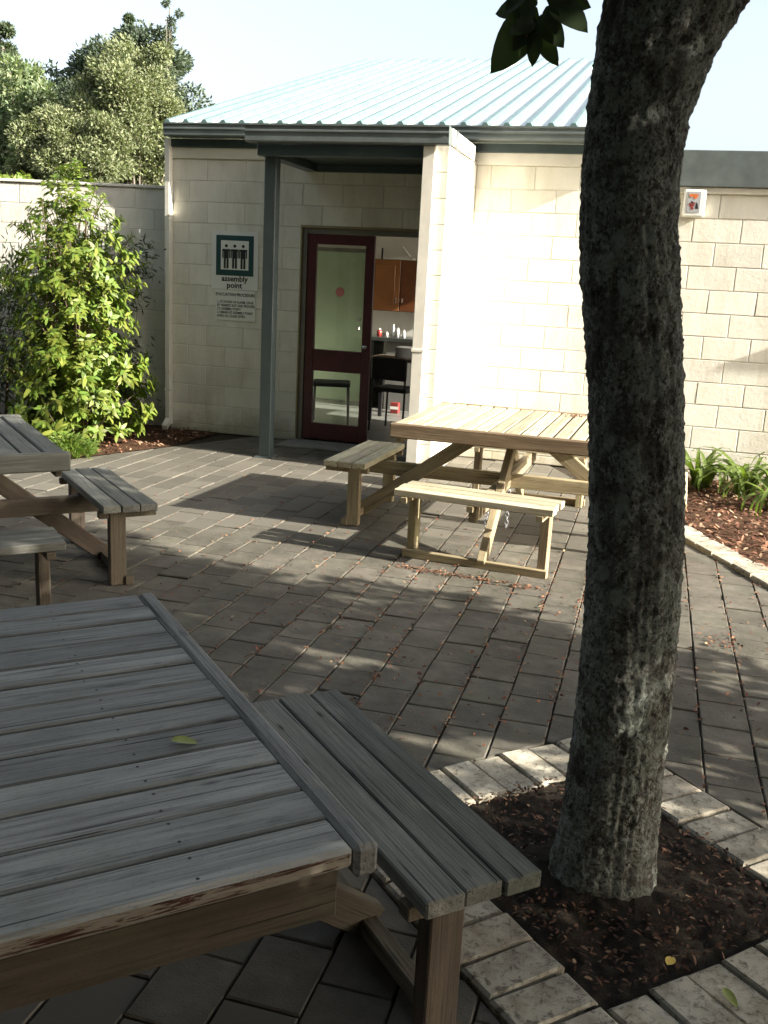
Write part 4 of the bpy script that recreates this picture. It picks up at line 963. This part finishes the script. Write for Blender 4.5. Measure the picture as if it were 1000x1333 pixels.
far_tree('broad_tree', 'tall olive tree with bare lower trunks rising beside the building corner', (-7.15, 12.0, 0), blob(95, -.25, 0, 5.1, 1.2, 1.1, 1.75, .2, .42)+blob(22, .5, 0, 4.5, .6, .6, .9, .2, .35), 62000, LEAF_OLIVE, .08, .034, [[(.05, 0, -.1), (.1, 0, 2.5), (.0, 0, 4), (-.1, 0, 5.5)], [(-.32, .1, -.1), (-.35, .1, 2.6), (-.5, .1, 4.2)]], .11)
far_tree('rounded_tree', 'rounded pale olive tree in front of the darker evergreens', (-8.0, 10.8, 0), blob(90, 0, 0, 3.8, 1.4, 1.0, 1.2, .2, .4), 56000, LEAF_OLIVE, .075, .032, [[(0, 0, -.1), (.1, 0, 2), (0, 0, 4)]], .12)
far_tree('dark_evergreen', 'dark evergreen mass standing between the rounded tree and the conifer', (-9.6, 14.0, 0), blob(70, 0, 0, 4.3, 2.3, 1.3, 2.3, .35, .6), 32000, LEAF_DARK, .13, .055, [[(0, 0, -.1), (0, 0, 3), (.1, 0, 5.6)]], .2)
far_tree('dark_evergreen', 'tall dark crowned tree behind the olive tree top', (-8.7, 14.5, 0), blob(60, 0, 0, 5.9, 1.7, 1.1, 1.4, .3, .5), 34000, LEAF_DARK, .12, .05, [[(0, 0, -.1), (0, 0, 4), (.1, 0, 6.6)]], .2)
cl_ = [(RNG.normal(0, .45*(1-k/26)+.06), RNG.normal(0, .4*(1-k/26)+.05), 2.6+k*.21, .38*(1-k/30)) for k in range(26)]
far_tree('blue_conifer', 'pointed grey green conifer behind the dark crown', (-9.3, 15.5, 0), cl_, 14000, LEAF_BLUE, .12, .03, [[(0, 0, -.1), (0, 0, 4), (0, 0, 7.5)]], .12)
cl_ = [(RNG.normal(0, .13), RNG.normal(0, .13), 5.2+k*.16, .2*(1-k/22)) for k in range(17)]
far_tree('thin_conifer', 'thin sparse conifer tip standing above the olive tree', (-7.35, 14.0, 0), cl_, 2600, LEAF_BLUE, .09, .02, [[(0, 0, -.1), (0, 0, 4), (0, 0, 7.75)]], .06)
far_tree('pale_tree', 'pale silvery leaved tree between the dark evergreens and the dusky conifer', (-10.9, 13.0, 0), blob(38, 0, 0, 4.9, 1.15, 1.0, 1.3, .22, .45), 18000, LEAF_PALE, .12, .055, [[(0, 0, -.1), (0, 0, 3), (.1, 0, 5.6)]], .14)
cl_ = [(RNG.normal(0, .6*(1-k/24)+.06), RNG.normal(0, .5*(1-k/24)+.05), 2.4+k*.24, .5*(1-k/30)) for k in range(22)]
far_tree('blue_conifer', 'broad dusky conifer beyond the pale silvery tree', (-12.4, 14.5, 0), cl_, 16000, LEAF_BLUE, .13, .035, [[(0, 0, -.1), (0, 0, 4), (0, 0, 7.0)]], .16)
far_tree('bright_bush', 'low bright green bush showing above the boundary wall top', (-7.6, 8.2, 0), blob(18, -.2, 0, 2.75, .65, .5, .55, .2, .32), 4200, LEAF_SHRUB, .12, .06, [[(0, 0, -.1), (0, 0, 1.4), (.1, 0, 2.9)]], .06)
far_tree('twiggy_bush', 'dry twiggy brown bush above the boundary wall', (-8.9, 8.0, 0), blob(10, 0, 0, 2.7, .35, .4, .55, .15, .3), 900, plain('dry_twig_leaf', (.20, .15, .12), .9), .12, .015, [[(RNG.normal(0, .1), 0, 0), (RNG.normal(0, .25), 0, 1.6), (RNG.normal(0, .4), 0, 3.2)] for q in range(12)], .025)
far_tree('background_hedge_tree', 'dense low green tree closing the gap behind the olive trunks', (-6.9, 17.5, 0), blob(40, 0, 0, 2.8, 3.2, 1.0, 1.5, .4, .6), 12000, LEAF_PALE, .14, .06, [[(0, 0, -.1), (0, 0, 2), (0, 0, 3.4)]], .16)

# ------------------------------------------------------------------ trees on the sunny side that shade the foreground
def shade_tree(base, clumps, n, label):
    t = thing('shade_tree', label, 'tree', base, 0, 'trees on the sunny side of the courtyard'); m = MB()
    m.tube([(0, 0, -.1), (.05, 0, 1.5), (0, .1, 3.0), (.1, 0, 4.6)], [.14, .12, .09, .04], 10)
    for c in clumps[::3]: m.tube([(0, 0, 1.6), (c[0]*.6, c[1]*.6, (1.6+c[2])/2), tuple(c[:3])], [.05, .03, .012], 6, caps=False)
    m.build('trunk', BARKFAR, t); C, D = crown_pts(n, clumps, .8)
    obj('crown', leaves_mesh('crown', C, D+RNG.normal(0, .5, D.shape), RNG.uniform(.09, .14, n), RNG.uniform(.045, .07, n), .15), LEAF_TREE, t)
shade_tree((8.3, -5.75, 0), blob(21, 0, 0, 2.5, .75, .95, 1.35, .2, .38), 7500, 'loose leafy tree outside the courtyard on the sunny side')
shade_tree((8.8, -7.65, 0), blob(60, 0, 0, 3.0, 1.0, 1.4, 2.0, .4, .65), 15000, 'dense leafy tree outside the courtyard on the sunny side')
shade_tree((8.8, -10.4, 0), blob(60, 0, 0, 3.2, 1.2, 1.5, 2.1, .45, .7), 13000, 'dense spreading tree outside the courtyard behind the grey table')
def sky_blocker_tree(base, H, R, label):  # ring of unseen trees added to cut sky light from the sides
    t = thing('sky_blocker_tree', label, 'tree', base, RNG.uniform(0, 6), 'unseen tall trees added to cut sky light'); m = MB()
    m.tube([(0, 0, -.1), (.05, 0, H*.4), (0, .1, H*.8)], [.22, .16, .06], 10)
    c = blob(46, 0, 0, H*.56, R, R, H*.42, .6, .95)
    for q in c[::3]: m.tube([(0, 0, H*.25), (q[0]*.6, q[1]*.6, (H*.25+q[2])/2), tuple(q[:3])], [.07, .04, .015], 6, caps=False)
    m.build('trunk', BARKFAR, t); C, D = crown_pts(7500, c, .8)
    obj('crown', leaves_mesh('crown', C, D+RNG.normal(0, .5, D.shape), RNG.uniform(.22, .32, 7500), RNG.uniform(.11, .15, 7500), .15), LEAF_DARK, t)
for x, y, H, R, lb in [(-6.2, -4.2, 7.5, 1.6, 'unseen tall dark tree added west of the dark picnic table'), (-5.6, -7.4, 8, 1.8, 'unseen tall dark tree added between two others west of the tables'), (-4.6, -10.6, 8.5, 1.9, 'unseen tall dark tree added at the corner by the added rear building'), (-.6, -12.2, 9, 1.9, 'unseen tall dark tree added before the rear building, nearer the dark picnic table'), (7.4, -12.4, 9, 1.9, 'unseen tall dark tree added before the rear building, nearer the sunny side'), (12.2, -10.4, 8.5, 1.9, 'unseen tall dark tree added outside the sunny side, behind the dense trees')]:
    sky_blocker_tree((x, y, 0), H, R, lb)

# unseen building added behind the camera to cut the sky light from there
OB = thing('sky_blocker_building', 'unseen cream block building added behind the camera to cut sky light', 'building', (2.5, -13.0, 0))
m = MB(); m.box(-9, 8, -6, 0, 0, 4.2); m.build('wall', MORTAR, OB)
m = MB(); m.poly([(-9.6, .7, 4.1), (8.6, .7, 4.1), (8.6, -3, 6.2), (-9.6, -3, 6.2)]); m.poly([(-9.6, -6.7, 4.1), (8.6, -6.7, 4.1), (8.6, -3, 6.2), (-9.6, -3, 6.2)]); m.build('roof', GREEN2, OB)
for k in range(5):
    m = MB(); m.box(-7.6+k*3, -6.0+k*3, .001, .03, 1.0, 2.4); wn_ = m.build('window', GREEN, OB)
    m = MB(); m.box(-7.52+k*3, -6.08+k*3, .031, .036, 1.08, 2.32); m.build('pane', GLASS, wn_)

dc = thing('shadow_canopy', 'unseen flat steel canopy added on the block wall to cast a wedge shadow', 'canopy', (8.4, 0, 2.44))  # added out of view to throw the wedge of shadow on the wall
m = MB(); m.box(0, 1.5, -.40, -.004, -.03, .0); m.build('sheet', GREEN2, dc)
for k in (.05, 1.45):
    m = MB(); m.beam((k, -.36, .0), (k, -.03, .03), .03, .03); m.build('bracket', GREEN, dc)
